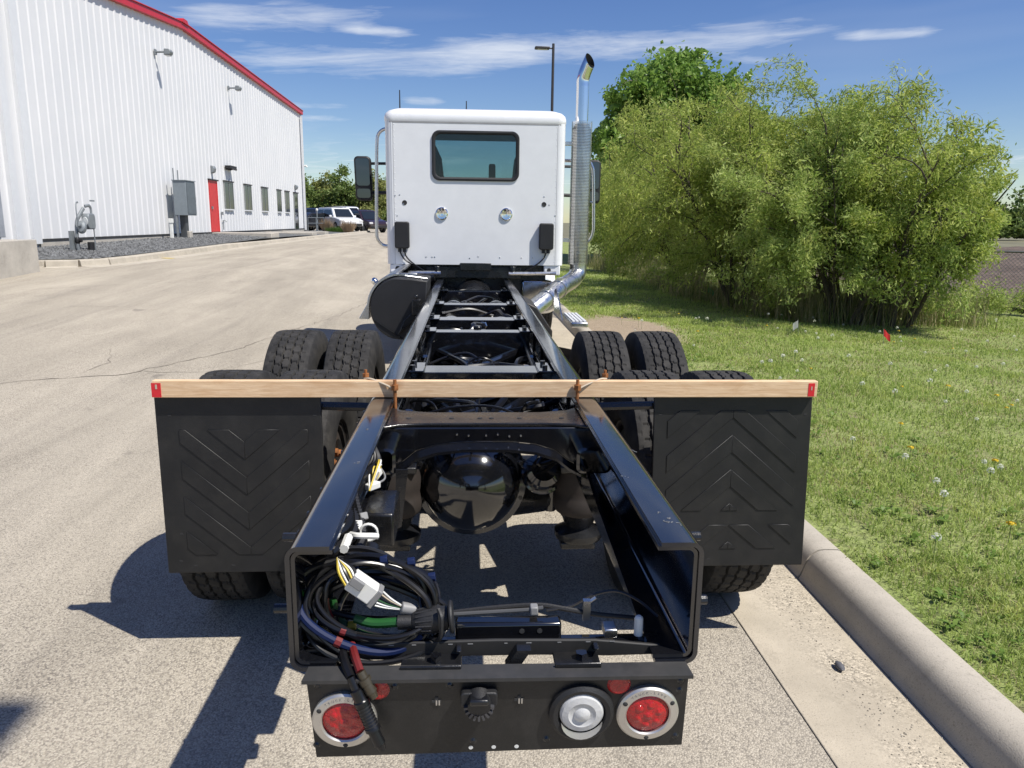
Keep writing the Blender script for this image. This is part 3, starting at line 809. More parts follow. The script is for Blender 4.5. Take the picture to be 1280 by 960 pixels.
# ------------------------------------------------------------------ survey flags and dandelions
def flag(x, y, h, label, m, lean, rz):
    z = float(lawnz(x, y)); t = thing('survey_flag', label, 'flag', (x, y, z), 0, 'survey flags stuck in the lawn')
    top = Vector((x+lean[0], y+lean[1], z+h))
    obj('wire', MB().tube([(x, y, z-.05), top], .0025, 5), M_GALV, t)
    d = Vector((cos(rz), sin(rz), -.25)).normalized(); up = (top-Vector((x, y, z))).normalized(); rows = []
    for i in range(7):
        w = sin(i*1.1)*.012; n = d.cross(up)
        rows.append([tuple(top+d*.022*i+n*w-up*(.015*j)-Vector((0, 0, .010*i))) for j in range(8)])
    mb = MB(); mb.ring_faces(rows, False)
    obj('pennant', mb, m, t)
flag(4.89, 11.2, .25, 'white survey flag on a wire before the willows', mat('white_flag', (.7, .7, .7), .6, trans=.3), (-.02, .02), radians(100))
flag(5.86, 10.55, .22, 'red survey flag on a wire in the open lawn', mat('red_flag', (.6, .03, .03), .6, trans=.3), (-.03, 0), radians(15))
flag(5.15, 16.6, .33, 'green survey flag near the leaning dark trunk', mat('green_flag', (.01, .32, .16), .6, trans=.3), (.02, 0), radians(-10))
flag(9.0, 14.6, .3, 'yellow survey flag at the right foot of the willows', mat('yellow_flag', (.65, .45, .02), .6, trans=.3), (.02, 0), radians(20))

M_STEM = mat('dandelion_stem', (.10, .16, .04), .7); M_PUFF = mat('dandelion_puff', (.82, .82, .72), .9, trans=.5); M_DYEL = mat('dandelion_yellow', (.72, .50, .02), .7)
def puff_mesh(m, flat):
    mb = MB(); r = random.Random(3)
    for i in range(46):
        a = r.uniform(0, 6.28); z = r.uniform(-.5 if not flat else .15, 1); q = sqrt(1-z*z)
        d = Vector((q*cos(a), q*sin(a), z*(1 if not flat else .45))); s = d.orthogonal().normalized()*.0055; w = d.cross(s).normalized()*.0055; p = d*.021
        mb.add([p-s, p-w, p+s, p+w], [(0, 1, 2, 3)])
    return mb
proto = {}
dr = random.Random(5); nd = 0
spots = []
for i in range(120):
    y = dr.uniform(3.2, 13.5); x = dr.uniform(2.1, min(9.5, .72*y+.8)); spots.append((x, y, 'puff' if dr.random() < .72 else 'yellow'))
spots += [(2.93, 4.85, 'yellow'), (2.60, 5.0, 'puff')]
for x, y, kind in spots:
    z = float(lawnz(x, y)); h = dr.uniform(.07, .16)
    lab = 'round white dandelion seed head in the lawn' if kind == 'puff' else 'small yellow dandelion flower in the lawn'
    t = thing('dandelion', lab, 'flower', (x, y, z), dr.uniform(0, 6), 'white dandelion seed heads' if kind == 'puff' else 'yellow dandelion flowers')
    if kind not in proto:
        hd = obj('flower_head', puff_mesh(None, kind == 'yellow'), M_PUFF if kind == 'puff' else M_DYEL, t, local=True)
        sm = obj('stem', MB().tube([(0, 0, -.16), (.004, 0, 0)], .0018, 5), M_STEM, t, local=True); proto[kind] = (hd.data, sm.data)
    else:
        hd = share('flower_head', proto[kind][0], t); sm = share('stem', proto[kind][1], t)
    hd.location = sm.location = (0, 0, h); hd.scale = [dr.uniform(.7, 1.15)]*3

# ------------------------------------------------------------------ grass
def leaf_mat(name, c1, c2, trans=.35, rough=.5, island=.35):
    k = custom(name)
    g_ = k.N.new('ShaderNodeNewGeometry')
    c = k.mix(g_.outputs['Random Per Island'], c1, c2)
    c = k.mix(k.rng(k.noise(.9, 4), .35, .65, 0, .55), c, tuple(a*f for a, f in zip(c1, (.85, .80, .8))))
    c = k.mix(k.rng(k.noise(2.4, 3), .55, .72, 0, .5), c, tuple(b*f for b, f in zip(c2, (1.12, 1.0, .8))))
    k.L.new(c, k.p.inputs['Base Color']); k.p.inputs['Roughness'].default_value = rough; k.p.inputs['Specular IOR Level'].default_value = .3
    t = k.N.new('ShaderNodeBsdfTranslucent'); k.L.new(c, t.inputs[0])
    ms = k.N.new('ShaderNodeMixShader'); ms.inputs[0].default_value = trans
    k.L.new(k.p.outputs[0], ms.inputs[1]); k.L.new(t.outputs[0], ms.inputs[2]); k.L.new(ms.outputs[0], k.N['Material Output'].inputs[0])
    return k.m
M_GRASS = leaf_mat('grass_blade', (.29, .41, .08), (.55, .61, .21), .46)
M_DRY = leaf_mat('dry_grass', (.50, .44, .25), (.34, .29, .15), .3)
def vnoise(X, Y, s, seed):
    """cheap smooth value noise for clumping"""
    r = np.random.default_rng(seed); T = r.random((64, 64))
    x, y = X/s, Y/s; i, j = np.floor(x).astype(int), np.floor(y).astype(int); fx, fy = x-i, y-j
    fx, fy = fx*fx*(3-2*fx), fy*fy*(3-2*fy); g_ = lambda a, b: T[a % 64, b % 64]
    return (g_(i, j)*(1-fx)+g_(i+1, j)*fx)*(1-fy)+(g_(i, j+1)*(1-fx)+g_(i+1, j+1)*fx)*fy
def blades(name, n, seed, rmin, rmax, hr, wr, m, label, thr=0., lean=.7, power=1.0, dry=False):
    r = np.random.default_rng(seed)
    R = rmin+(rmax-rmin)*r.random(n)**power; A = r.uniform(radians(2), radians(60), n)
    X, Y = R*np.sin(A), R*np.cos(A)
    edge = 1.79+.02*np.sin(Y*7)+.03*vnoise(X*0, Y, .17, 3)
    clump = .55*vnoise(X, Y, .22, seed)+.45*vnoise(X, Y, .9, seed+1)
    bare = vnoise(X, Y, .45, 21)*.6+vnoise(X, Y, .17, 22)*.4
    kerbd = np.clip((X-1.8)/.9, 0, 1)
    keep = (((X-2.35)/.75)**2+((Y-11.6)/1.7)**2 > .55+.8*r.random(n)) & (X > edge) & (Y > 1.2) & (clump > thr*r.random(n)) & (bare > (.34-.18*kerbd)*r.random(n)**.3)
    X, Y, R, clump = X[keep], Y[keep], R[keep], clump[keep]; n = len(X)
    Z = lawnz(X, Y)-.005
    h = r.uniform(*hr, n)*(.45+1.05*clump)*(.55+.45*np.clip((X-1.8)/.25, 0, 1)); w = r.uniform(*wr, n)*(.6+R/7)
    a = r.uniform(0, 2*pi, n); la = r.uniform(0, 2*pi, n); ll = r.random(n)**.7*lean*h
    dx, dy = np.cos(a)*w/2, np.sin(a)*w/2; lx, ly = np.cos(la)*ll, np.sin(la)*ll
    v = np.zeros((n, 5, 3))
    v[:, 0] = np.stack([X-dx, Y-dy, Z], -1); v[:, 1] = np.stack([X+dx, Y+dy, Z], -1)
    v[:, 2] = np.stack([X+dx*.8+lx*.3, Y+dy*.8+ly*.3, Z+h*.55], -1); v[:, 3] = np.stack([X-dx*.8+lx*.3, Y-dy*.8+ly*.3, Z+h*.55], -1)
    v[:, 4] = np.stack([X+lx, Y+ly, Z+h*(1-.25*lean)], -1)
    b = (np.arange(n)*5)[:, None]
    f = np.concatenate([b+np.array([[0, 1, 2]]), b+np.array([[0, 2, 3]]), b+np.array([[3, 2, 4]])])
    return tag(arr_obj(name, v.reshape(-1, 3), f, m), label, 'grass', kind='stuff')
blades('lawn_grass', 330000, 11, 1.9, 26, (.025, .075), (.0035, .006), M_GRASS, 'uneven green lawn grass beside the kerb', .55, .9, 1.15)
blades('dry_lawn_grass', 90000, 12, 1.9, 20, (.02, .055), (.003, .005), M_DRY, 'dead straw coloured blades among the lawn grass', .75, 1.2, 1.1)
# broad weed leaves near the kerb
def weeds(n, seed):
    r = np.random.default_rng(seed); V, F = [], []
    for c in range(n):
        d = 2.3+r.random()**1.3*8; X = 1.86+abs(r.normal(0, .9)); Y = d
        s = r.uniform(.025, .055)
        for l in range(r.integers(5, 11)):
            a = r.uniform(0, 6.28); L_ = s*r.uniform(.7, 1.3); w = L_*.17; z = float(lawnz(X, Y)); t = r.uniform(.3, 1.0)
            px, py = -sin(a), cos(a); b = len(V)
            for u, ww, zz in ((0, .3, 0), (.45, 1., .55), (.8, .8, .62), (1., .05, .5)):
                for sg in (-1, 1): V.append((X+cos(a)*u*L_+px*w*ww*sg, Y+sin(a)*u*L_+py*w*ww*sg, z+.01+zz*L_*t))
            F += [(b, b+1, b+3, b+2), (b+2, b+3, b+5, b+4), (b+4, b+5, b+7, b+6)]
    return np.array(V), np.array(F)
v, f = weeds(300, 31)
tag(arr_obj('broadleaf_weeds', v, f, leaf_mat('weed_leaf', (.12, .22, .03), (.24, .34, .07), .35)), 'low broad weed leaves scattered in the lawn near the kerb', 'weeds', kind='stuff')

# ------------------------------------------------------------------ trees and shrubs
def unit(v): return v/np.maximum(np.linalg.norm(v, axis=-1, keepdims=True), 1e-9)
def leaf_quads(P, A, L_, W_, r):
    n = len(P); A = unit(A); S_ = unit(np.cross(A, r.normal(size=(n, 3)))); L_ = L_[:, None]; W_ = W_[:, None]; Nn = np.cross(A, S_)
    v = np.stack([P-A*L_/2, P+S_*W_/2+Nn*W_*.15, P+A*L_/2, P-S_*W_/2+Nn*W_*.15], 1).reshape(-1, 3)
    return v, np.arange(n*4).reshape(n, 4)
def grow(r, base, d, length, rad, level, spec, out, twigs):
    """one limb; spec[level] = (children, child length, child angle, droop, wobble)"""
    n = 6; p = np.array(base, float); d = unit(np.array(d, float)); pts = [p.copy()]; dirs = [d]
    ch, cl, ca, droop, wob = spec[level]
    for i in range(n):
        d = unit(d+r.normal(0, wob, 3)+np.array([0, 0, -droop*(i+1)/n])); p = p+d*length/n; pts.append(p.copy()); dirs.append(d)
    out.append((pts, [rad*(1-.78*i/n) for i in range(n+1)], level))
    if level == len(spec)-1: twigs.append((np.array(pts), np.array(dirs))); return
    for c in range(ch):
        t = .16+.84*(c+r.random())/ch; i = min(int(t*n), n-1); q = pts[i]+(pts[i+1]-pts[i])*(t*n-i)
        a = r.uniform(0, 2*pi); e1 = unit(np.cross(dirs[i], r.normal(size=3))); ang = radians(ca)*r.uniform(.6, 1.3)
        nd_ = dirs[i]*cos(ang)+e1*sin(ang)
        grow(r, q, nd_, length*cl*r.uniform(.65, 1.25)*(1.15-.4*t), rad*.36, level+1, spec, out, twigs)
    if level >= 1: twigs.append((np.array(pts[3:]), np.array(dirs[3:])))
def tree(name, label, cat, group, base, stems, spec, nleaf, lsize, bark, leafm, seed, droopleaf=.4, spread=.12, clip=None, trunk_r=.06, trunks=None):
    r = np.random.default_rng(seed); t = thing(name, label, cat, base, 0, group)
    out, twigs = [], []
    for d, L_, off in stems:
        grow(r, np.array(base)+np.array((off[0], off[1], -.05)), d, L_, trunk_r*r.uniform(.7, 1.2), 0, spec, out, twigs)
    mt, mb = MB(), MB()
    for pts, rs, lv in out:
        if clip is not None and lv > 0 and not clip(np.array([pts[3], pts[-1]])).all(): continue
        if clip is not None and lv == 0:
            okk = list(clip(np.array(pts)-np.array([.25, 0, 0]))); cut = okk.index(False) if False in okk else len(pts)
            pts, rs = pts[:max(cut, 2)], rs[:max(cut, 2)]
        (mt if lv == 0 else mb).tube(pts, rs, 7 if lv == 0 else (5 if lv == 1 else 3), cap=False)
    obj('trunk', mt, bark, t); obj('limbs', mb, bark, t)
    # leaves along the twigs
    tp = np.concatenate([a for a, _ in twigs]); 
    seg0 = np.concatenate([a[:-1] for a, _ in twigs]); seg1 = np.concatenate([a[1:] for a, _ in twigs]); sd = np.concatenate([b[:-1] for _, b in twigs])
    wgt = np.linalg.norm(seg1-seg0, axis=1)
    mult = np.concatenate([np.full(len(a)-1, r.random()**2.2+.04) for a, _ in twigs]); wgt = wgt*mult; wgt /= wgt.sum(); ii = r.choice(len(seg0), nleaf, p=wgt); tt = r.random((nleaf, 1))
    P = seg0[ii]*(1-tt)+seg1[ii]*tt+r.normal(0, spread, (nleaf, 3))*np.array([1, 1, .9])
    A = sd[ii]*.5+r.normal(0, .75, (nleaf, 3))+np.array([0, 0, -droopleaf])
    ok = P[:, 2] > base[2]+.05
    if clip is not None: ok &= clip(P)
    P, A = P[ok], A[ok]; n = len(P)
    L_ = lsize[0]*np.clip(r.lognormal(.0, .36, n), .45, 1.8); W_ = L_*lsize[1]*r.uniform(.8, 1.2, n)
    v, f = leaf_quads(P, A, L_, W_, r)
    arr_obj('crown', v, f, leafm, t)
    return t
M_BARK = mat('willow_bark', (.075, .060, .045), .9, var=.3, vscale=12, bump=.5, bscale=30)
M_BARK2 = mat('pale_bark', (.16, .14, .11), .9, var=.3, vscale=12)
M_WIL = leaf_mat('willow_leaf', (.25, .36, .055), (.62, .66, .19), .48)
M_WIL2 = leaf_mat('willow_leaf_pale', (.28, .40, .085), (.63, .69, .24), .48)
M_COT = leaf_mat('cottonwood_leaf', (.15, .28, .045), (.32, .46, .11), .45, rough=.35)
M_FARL = leaf_mat('far_leaf', (.13, .21, .05), (.25, .31, .09), .4)
M_FARL2 = leaf_mat('far_leaf_pale', (.22, .26, .07), (.36, .37, .13), .4)
def fan(n, seed, tilt, L_, rad=.35, bias=(0, 0)):
    r = random.Random(seed); out = []
    for i in range(n):
        a = 2*pi*(i+r.random()*.7)/n; tl = radians(tilt)*r.uniform(.25, 1.1)
        out.append(((cos(a)*sin(tl)+bias[0], sin(a)*sin(tl)+bias[1], cos(tl)), L_*r.uniform(.75, 1.08), (cos(a)*rad*r.random(), sin(a)*rad*r.random())))
    return out
WSPEC = [(9, .46, 36, .08, .09), (6, .55, 42, .16, .15), (0, 0, 0, .45, .16)]
G = 'willow shrubs along the lawn edge'
edge_clip = lambda P: (P[:, 0]-.66*(P[:, 1]-12.9) < 8.85+.16*np.sin(P[:, 2]*3.7+P[:, 1]*5)+.10*np.sin(P[:, 2]*11)-.18*np.clip(P[:, 2]-3.0, 0, 2)) & ~(P[:, 0]-.9*P[:, 2] > 7.4)
tree('willow', 'front willow of the clump with tall wispy shoots at the top', 'tree', G, (6.5, 13.2, .03), fan(11, 1, 20, 3.25), WSPEC, 90000, (.070, .28), M_BARK, M_WIL2, 101, .3, .08, clip=edge_clip, trunk_r=.036)
tree('willow', 'rightmost willow leaning out over the chain link fence', 'tree', G, (7.3, 12.9, .03), fan(11, 2, 21, 3.3, bias=(.10, 0)), WSPEC, 60000, (.070, .28), M_BARK, M_WIL, 102, .3, .08, clip=edge_clip, trunk_r=.04)
tree('willow', 'willow with a thick dark trunk leaning left over the green flag', 'tree', G, (5.6, 15.6, .02), [((-.30, 0, 1), 3.8, (-.2, 0))]+fan(9, 3, 23, 3.6), WSPEC, 72000, (.068, .28), M_BARK, M_WIL, 103, .5, .085, trunk_r=.055)
tree('willow', 'drooping willow on the left shoulder of the clump', 'tree', G, (5.5, 19.0, .02), fan(10, 4, 18, 4.2, bias=(.03, 0)), [(10, .42, 36, .12, .1), (6, .6, 42, .30, .16), (0, 0, 0, .8, .16)], 80000, (.080, .25), M_BARK, M_WIL, 104, .9, .10, clip=lambda P: P[:, 0] > 3.35+.12*np.sin(P[:, 2]*4)+.25*np.clip(P[:, 2]-2.5, 0, 3), trunk_r=.05)
tree('willow', 'low willow bush behind the exhaust stack', 'tree', G, (5.5, 25.5, .02), fan(9, 5, 27, 3.3), WSPEC, 36000, (.10, .28), M_BARK, M_WIL, 105, .5, .15, clip=lambda P: P[:, 0] > 4.2, trunk_r=.04)
tree('willow', 'small pale willow bush tucked at the far left end of the clump', 'tree', G, (5.7, 31, .02), fan(8, 6, 32, 3.1), WSPEC, 22000, (.12, .3), M_BARK, M_WIL2, 106, .5, .16, clip=lambda P: P[:, 0] > 4.75, trunk_r=.04)
tree('willow', 'dense middle willow filling the heart of the clump', 'tree', G, (6.9, 15.8, .02), fan(10, 7, 24, 3.5), WSPEC, 60000, (.075, .28), M_BARK, M_WIL, 107, .4, .09, trunk_r=.04)
tree('cottonwood', 'tall dark green cottonwood behind the willows', 'tree', None, (8.3, 33.5, .05), [((-.05, 0, 1), 8.0, (0, 0)), ((.16, .1, 1), 7.6, (.3, 0)), ((-.22, -.1, 1), 6.9, (-.3, .1)), ((.32, 0, 1), 6.9, (.2, .1)), ((-.36, .1, 1), 5.7, (-.2, .1)), ((.08, -.1, 1), 7.9, (.1, .1))],
     [(13, .40, 54, -.02, .07), (7, .5, 45, .05, .14), (0, 0, 0, .1, .16)], 80000, (.17, .85), M_BARK2, M_COT, 112, .2, .26, clip=lambda P: (P[:, 0] > 5.45+.3*np.sin(P[:, 2]*2.2)) & (P[:, 2] < 9.0), trunk_r=.15)
tree('cottonwood', 'lower dark cottonwood peeping out left of the tall one', 'tree', None, (7.6, 39.5, .05), fan(5, 9, 18, 4.6), [(9, .40, 50, .0, .08), (6, .5, 45, .05, .14), (0, 0, 0, .1, .16)], 20000, (.18, .8), M_BARK2, M_COT, 111, .2, .25, trunk_r=.12)
# dry stalks and tall growth under the willows
def stalks(n, seed):
    r = np.random.default_rng(seed); t = r.random(n); X = np.interp(t, [0, .35, .6, 1], [5.0, 5.2, 6.1, 8.5])+r.normal(0, .3, n); Y = np.interp(t, [0, .35, .6, 1], [30, 18, 13.7, 13.1])+r.normal(0, .35, n)
    h = r.uniform(.25, .95, n); w = r.uniform(.006, .014, n); a = r.uniform(0, 6.28, n); lx = r.normal(0, .16, n)*h; ly = r.normal(0, .16, n)*h; Z = lawnz(X, Y)-.02
    v = np.stack([np.stack([X-np.cos(a)*w/2, Y-np.sin(a)*w/2, Z], -1), np.stack([X+np.cos(a)*w/2, Y+np.sin(a)*w/2, Z], -1), np.stack([X+lx, Y+ly, Z+h], -1)], 1)
    return v.reshape(-1, 3), np.arange(n*3).reshape(n, 3)
v, f = stalks(7000, 41); tag(arr_obj('dry_stalks', v, f, M_DRY), 'dry tan stalks standing under the willows', 'undergrowth', kind='stuff')
v, f = stalks(11000, 42); v[2::3, 2] -= .25*(v[2::3, 2]-.05); tag(arr_obj('tall_grass', v, f, leaf_mat('tall_grass_blade', (.13, .20, .04), (.28, .31, .09), .35)), 'rough tall grass along the foot of the willows', 'undergrowth', kind='stuff')
for i, (x, y, s, lab) in enumerate(((10.3, 14.5, .5, 'pale weedy bush against the fence post'), (9.7, 14.6, .38, 'low weedy bush left of the fence post'), (11.2, 14.2, .34, 'low weedy bush at the right edge by the fence'))):
    tree('weed_bush', lab, 'plant', 'weedy bushes at the fence', (x, y, .05), fan(9, 20+i, 45, s*1.5, .3), [(5, .6, 45, .1, .15), (0, 0, 0, .3, .2)], 2600, (.06, .3), M_BARK2, M_WIL2, 130+i, .2, .07, trunk_r=.008)

# tree row beyond the car park, and the line beyond the field
tr = random.Random(12)
FS = [(9, .34, 48, .0, .08), (5, .5, 45, .1, .15), (0, 0, 0, .1, .16)]
lefts = [(-24.5, 92, 6.3), (-21.5, 96, 7.4), (-19.0, 93, 6.2), (-16.8, 97, 7.0), (-14.6, 92, 6.8), (-12.4, 95, 6.4), (-10.4, 93, 6.9), (-8.4, 96, 6.0), (-6.2, 94, 5.6), (-3.6, 97, 5.2), (-22, 104, 7.0), (-17.6, 104, 6.9), (-13.3, 103, 6.2), (-9.0, 104, 6.4)]
adj = ['slender', 'tall', 'rounded', 'ragged', 'bushy', 'narrow', 'broad', 'open', 'low', 'short', 'leaning', 'dense', 'airy', 'soft']
plc = ['just beyond the warehouse corner', 'over the navy pickup', 'above the dark sedan', 'behind the white vehicles', 'left of the truck mirror', 'right behind the mirror', 'beside the cab grab bar', 'behind the cab left edge', 'hidden partly by the cab', 'behind the white cab', 'in the back row by the warehouse', 'in the back row over the cars', 'in the back row left of the mirror', 'in the back row behind the mirror']
for i, (x, y, h) in enumerate(lefts):
    h *= .84; m = M_FARL if i % 3 else M_FARL2
    tree('far_tree', f'{adj[i]} green tree {plc[i]}', 'tree', 'trees beyond the car park', (x, y, .7), [((tr.uniform(-.08, .08), 0, 1), h, (0, 0)), ((tr.uniform(-.25, .25), .1, 1), h*.8, (.2, 0)), ((tr.uniform(-.3, .3), -.1, 1), h*.7, (-.2, 0))], FS, 8000, (.26, .7), M_BARK2, m, 200+i, .1, .30, trunk_r=.12)
for i in range(9):
    x = -24+i*2.6
    tree('hedge_shrub', f'{["olive", "low", "round", "dull", "pale", "wide", "dense", "ragged", "small"][i]} shrub number-free'.replace(' number-free', '')+f' at the foot of the far trees, {["leftmost", "second", "third", "fourth", "middle", "fourth from the right", "third from the right", "second from the right", "rightmost"][i]} of its row', 'shrub', 'shrubs under the far trees', (x, 88+tr.uniform(-1, 1), .7), fan(6, 60+i, 45, 2.3, .8), [(5, .5, 45, .1, .12), (0, 0, 0, .1, .16)], 2400, (.28, .6), M_BARK2, M_FARL2 if i % 2 else M_FARL, 230+i, .1, .3, trunk_r=.05)
for i in range(16):
    x = 46+i*5.0+tr.uniform(-1.2, 1.2); y = 128-i*2.4+tr.uniform(-4, 4); h = tr.uniform(4.6, 6.8)
    words_ = ['first', 'second', 'third', 'fourth', 'fifth', 'sixth', 'seventh', 'eighth', 'ninth', 'tenth', 'eleventh', 'twelfth', 'thirteenth', 'fourteenth', 'fifteenth', 'last'][i]
    tree('far_tree', f'low green tree beyond the ploughed field, {words_} from the left', 'tree', 'trees beyond the field', (x, y, .3), [((tr.uniform(-.1, .1), 0, 1), h*.85, (0, 0))]+fan(6, 80+i, 62, h*.62, 1.2), FS[:1]+FS[2:], 4200, (.5, .7), M_BARK2, M_FARL, 260+i, .1, .55, trunk_r=.14)
car('parked_van', 'tiny white van far off beyond the ploughed field', P_WHITE, (53.5, 84, .0), radians(170), 'suv')

# ornamental planting at the end of the gravel bed
def tuft(label, x, y, z, h, s, m, seed, n=420):
    r = np.random.default_rng(seed); a = r.uniform(0, 6.28, n); q = r.random(n)**.6*s*.35; X = x+np.cos(a)*q; Y = y+np.sin(a)*q
    hh = h*r.uniform(.6, 1.05, n); lx = np.cos(a)*s*r.random(n); ly = np.sin(a)*s*r.random(n); w = .022
    v = np.stack([np.stack([X-w, Y, X*0+z-.05], -1), np.stack([X+w, Y, X*0+z-.05], -1), np.stack([X+lx, Y+ly, z+hh*(1-.3*r.random(n))], -1)], 1).reshape(-1, 3)
    return tag(arr_obj('ornamental_grass', v, np.arange(n*3).reshape(n, 3), m), label, 'plant', 'ornamental planting by the car park')
M_TAN = leaf_mat('tan_grass', (.34, .25, .16), (.48, .36, .24), .25)
tuft('tan feathery ornamental grass left of the green shrub', -10.45, 58.2, .8, 1.15, .55, M_TAN, 71)
tuft('tan feathery ornamental grass right of the green shrub', -8.75, 57.2, .72, 1.15, .6, M_TAN, 72)
tuft('bright green low mounded shrub between the tan grasses', -9.6, 57.4, .74, .55, .85, leaf_mat('mound_leaf', (.08, .15, .03), (.13, .22, .05), .3), 73, 900)

# ------------------------------------------------------------------ chain-link fence
fence_pts = [(5.9, 17.9), (9.35, 15.5), (12.6, 13.6), (15.9, 11.7), (19.2, 9.8)]
fe = thing('chain_link_fence', 'waist high chain link fence running behind the willows', 'fence', (9.35, 15.5, .05))
for x, y in fence_pts:
    p = obj('post', MB().cyl((x, y, 0), (x, y, 1.30), .035, 8), M_GALV, fe); obj('post_cap', MB().blob((x, y, 1.31), (.042, .042, .03), 6), M_GALV, p)
for a, b in zip(fence_pts, fence_pts[1:]):
    obj('top_rail', MB().tube([(*a, 1.25), (*b, 1.25)], .026, 6), mat('dark_rail', (.10, .10, .095), .6), fe)
    d = Vector((b[0]-a[0], b[1]-a[1], 0)); Ln = d.length; d.normalize(); w = MB(); s = .075; nv = Vector((-d.y, d.x, 0)); H = 1.2; o = Vector((*a, .06))
    wr = .0028
    for i in range(int((Ln+H)/s)+1):
        for sg in (1, -1):
            t0 = i*s-(H if sg == 1 else 0); p0, p1 = (t0, 0), (t0+H, H)
            if sg == -1: p0, p1 = (t0, 0), (t0-H, H)
            # clip to the bay
            (xa, za), (xb, zb) = p0, p1
            def cl_(xa, za, xb, zb, lim, low):
                if low:
                    if xa < lim and xb < lim: return None
                    if xa < lim: k_ = (lim-xa)/(xb-xa); xa, za = lim, za+(zb-za)*k_
                    elif xb < lim: k_ = (lim-xb)/(xa-xb); xb, zb = lim, zb+(za-zb)*k_
                else:
                    if xa > lim and xb > lim: return None
                    if xa > lim: k_ = (xa-lim)/(xa-xb); xa, za = lim, za+(zb-za)*k_
                    elif xb > lim: k_ = (xb-lim)/(xb-xa); xb, zb = lim, zb+(za-zb)*k_
                return xa, za, xb, zb
            q = cl_(xa, za, xb, zb, 0, True)
            q = cl_(*q, Ln, False) if q else None
            if q and (abs(q[0]-q[2]) > .01):
                A_ = o+d*q[0]+Vector((0, 0, q[1])); B_ = o+d*q[2]+Vector((0, 0, q[3])); w.tube([A_, B_], wr, 3, cap=False)
    obj('wire_mesh', w, M_GALV, fe)['kind'] = 'stuff'

# ------------------------------------------------------------------ the truck
tk = thing('truck', 'white cab black chassis truck with bare frame seen from behind', 'truck', (0, 6.0, 0))
FT = 1.05                                                          # top of the frame
# frame rails: doubled channel, open side inward
for s in (-1, 1):
    def chan(xo, w, h, t, r, zt):
        outer = []; n = 5
        x0, x1 = xo, xo-s*w
        for k in range(n+1):
            a = radians(90*k/n); outer.append((xo-s*(r-r*sin(a)), zt-r+r*cos(a)))
        for k in range(n+1):
            a = radians(90*k/n); outer.append((xo-s*(r-r*cos(a)), zt-h+r-r*sin(a)))
        pts = [(x1, zt)]+outer+[(x1, zt-h)]
        ri = max(.002, r-t); xi = xo-s*t; inner = []
        for k in range(n+1):
            a = radians(90-90*k/n); inner.append((xi-s*(ri-ri*cos(a)), zt-h+t+ri-ri*sin(a)))
        for k in range(n+1):
            a = radians(90-90*k/n); inner.append((xi-s*(ri-ri*sin(a)), zt-t-ri+ri*cos(a)))
        return pts+[(x1, zt-h+t)]+inner+[(x1, zt-t)]
    def railmesh(prof, y0, y1):
        n = len(prof)//2; out, inn = prof[:n], prof[n:][::-1]; mb = MB()
        mb.ring_faces([[(x, y, z) for x, z in prof] for y in (y0, y1)], True)
        for y in (y0, y1): mb.ring_faces([[(x, y, z) for x, z in out], [(x, y, z) for x, z in inn]], False)
        bm_ = MB(); key = {}
        for f in mb.f:
            g_ = []
            for i_ in f:
                k_ = tuple(round(q, 5) for q in mb.v[i_])
                if k_ not in key: key[k_] = len(bm_.v); bm_.v.append(mb.v[i_])
                g_.append(key[k_])
            bm_.f.append(tuple(g_))
        return bm_
    rl = obj('frame_rail', railmesh(chan(s*.437, .092, .283, .010, .028, FT), 1.49, 11.6), M_RAIL, tk, fix=True, angle=30)
    obj('rail_liner', railmesh(chan(s*.4265, .086, .2605, .009, .022, FT-.0108), 1.496, 8.9), M_PAINT, rl, fix=True, angle=30)
    bl = MB()
    for yy in np.arange(1.62, 8.8, .17):
        for zz in ((FT-.05, FT-.22) if int(yy*100) % 3 else (FT-.12,)): bl.cyl((s*.4375, yy, zz), (s*.452, yy, zz), .011, 6)
    obj('rail_bolts', bl, M_PAINT2, rl)['kind'] = 'stuff'
for s, yy, zz in ((-1, 1.74, .965), (-1, 1.63, .84), (1, 1.72, .965), (1, 1.64, .84)):
    obj('rail_stud', MB().cyl((s*.437, yy, zz), (s*.50, yy, zz), .011, 10).cyl((s*.44, yy, zz), (s*.465, yy, zz), .019, 6), M_PAINT2, tk)

sr = random.Random(15)
for s, spots_ in ((1, [(1.60, .05), (1.585, .03), (1.63, .04), (1.66, .055), (1.615, .06), (1.92, .085), (2.15, .012)]), (-1, [(2.45, .02), (2.40, .05), (2.05, .07)])):
    sm_ = MB()
    for yy, dx in spots_:
        for q in range(3):
            sm_.obox((s*(.437-dx)+sr.gauss(0, .004), yy+sr.gauss(0, .006), FT+.0004), (sr.uniform(.001, .010), sr.uniform(.001, .003), .0006), Matrix.Rotation(sr.uniform(-.8, .8), 3, 'Z'))
    obj('paint_scratches', sm_, M_GREYP, tk)['kind'] = 'stuff'

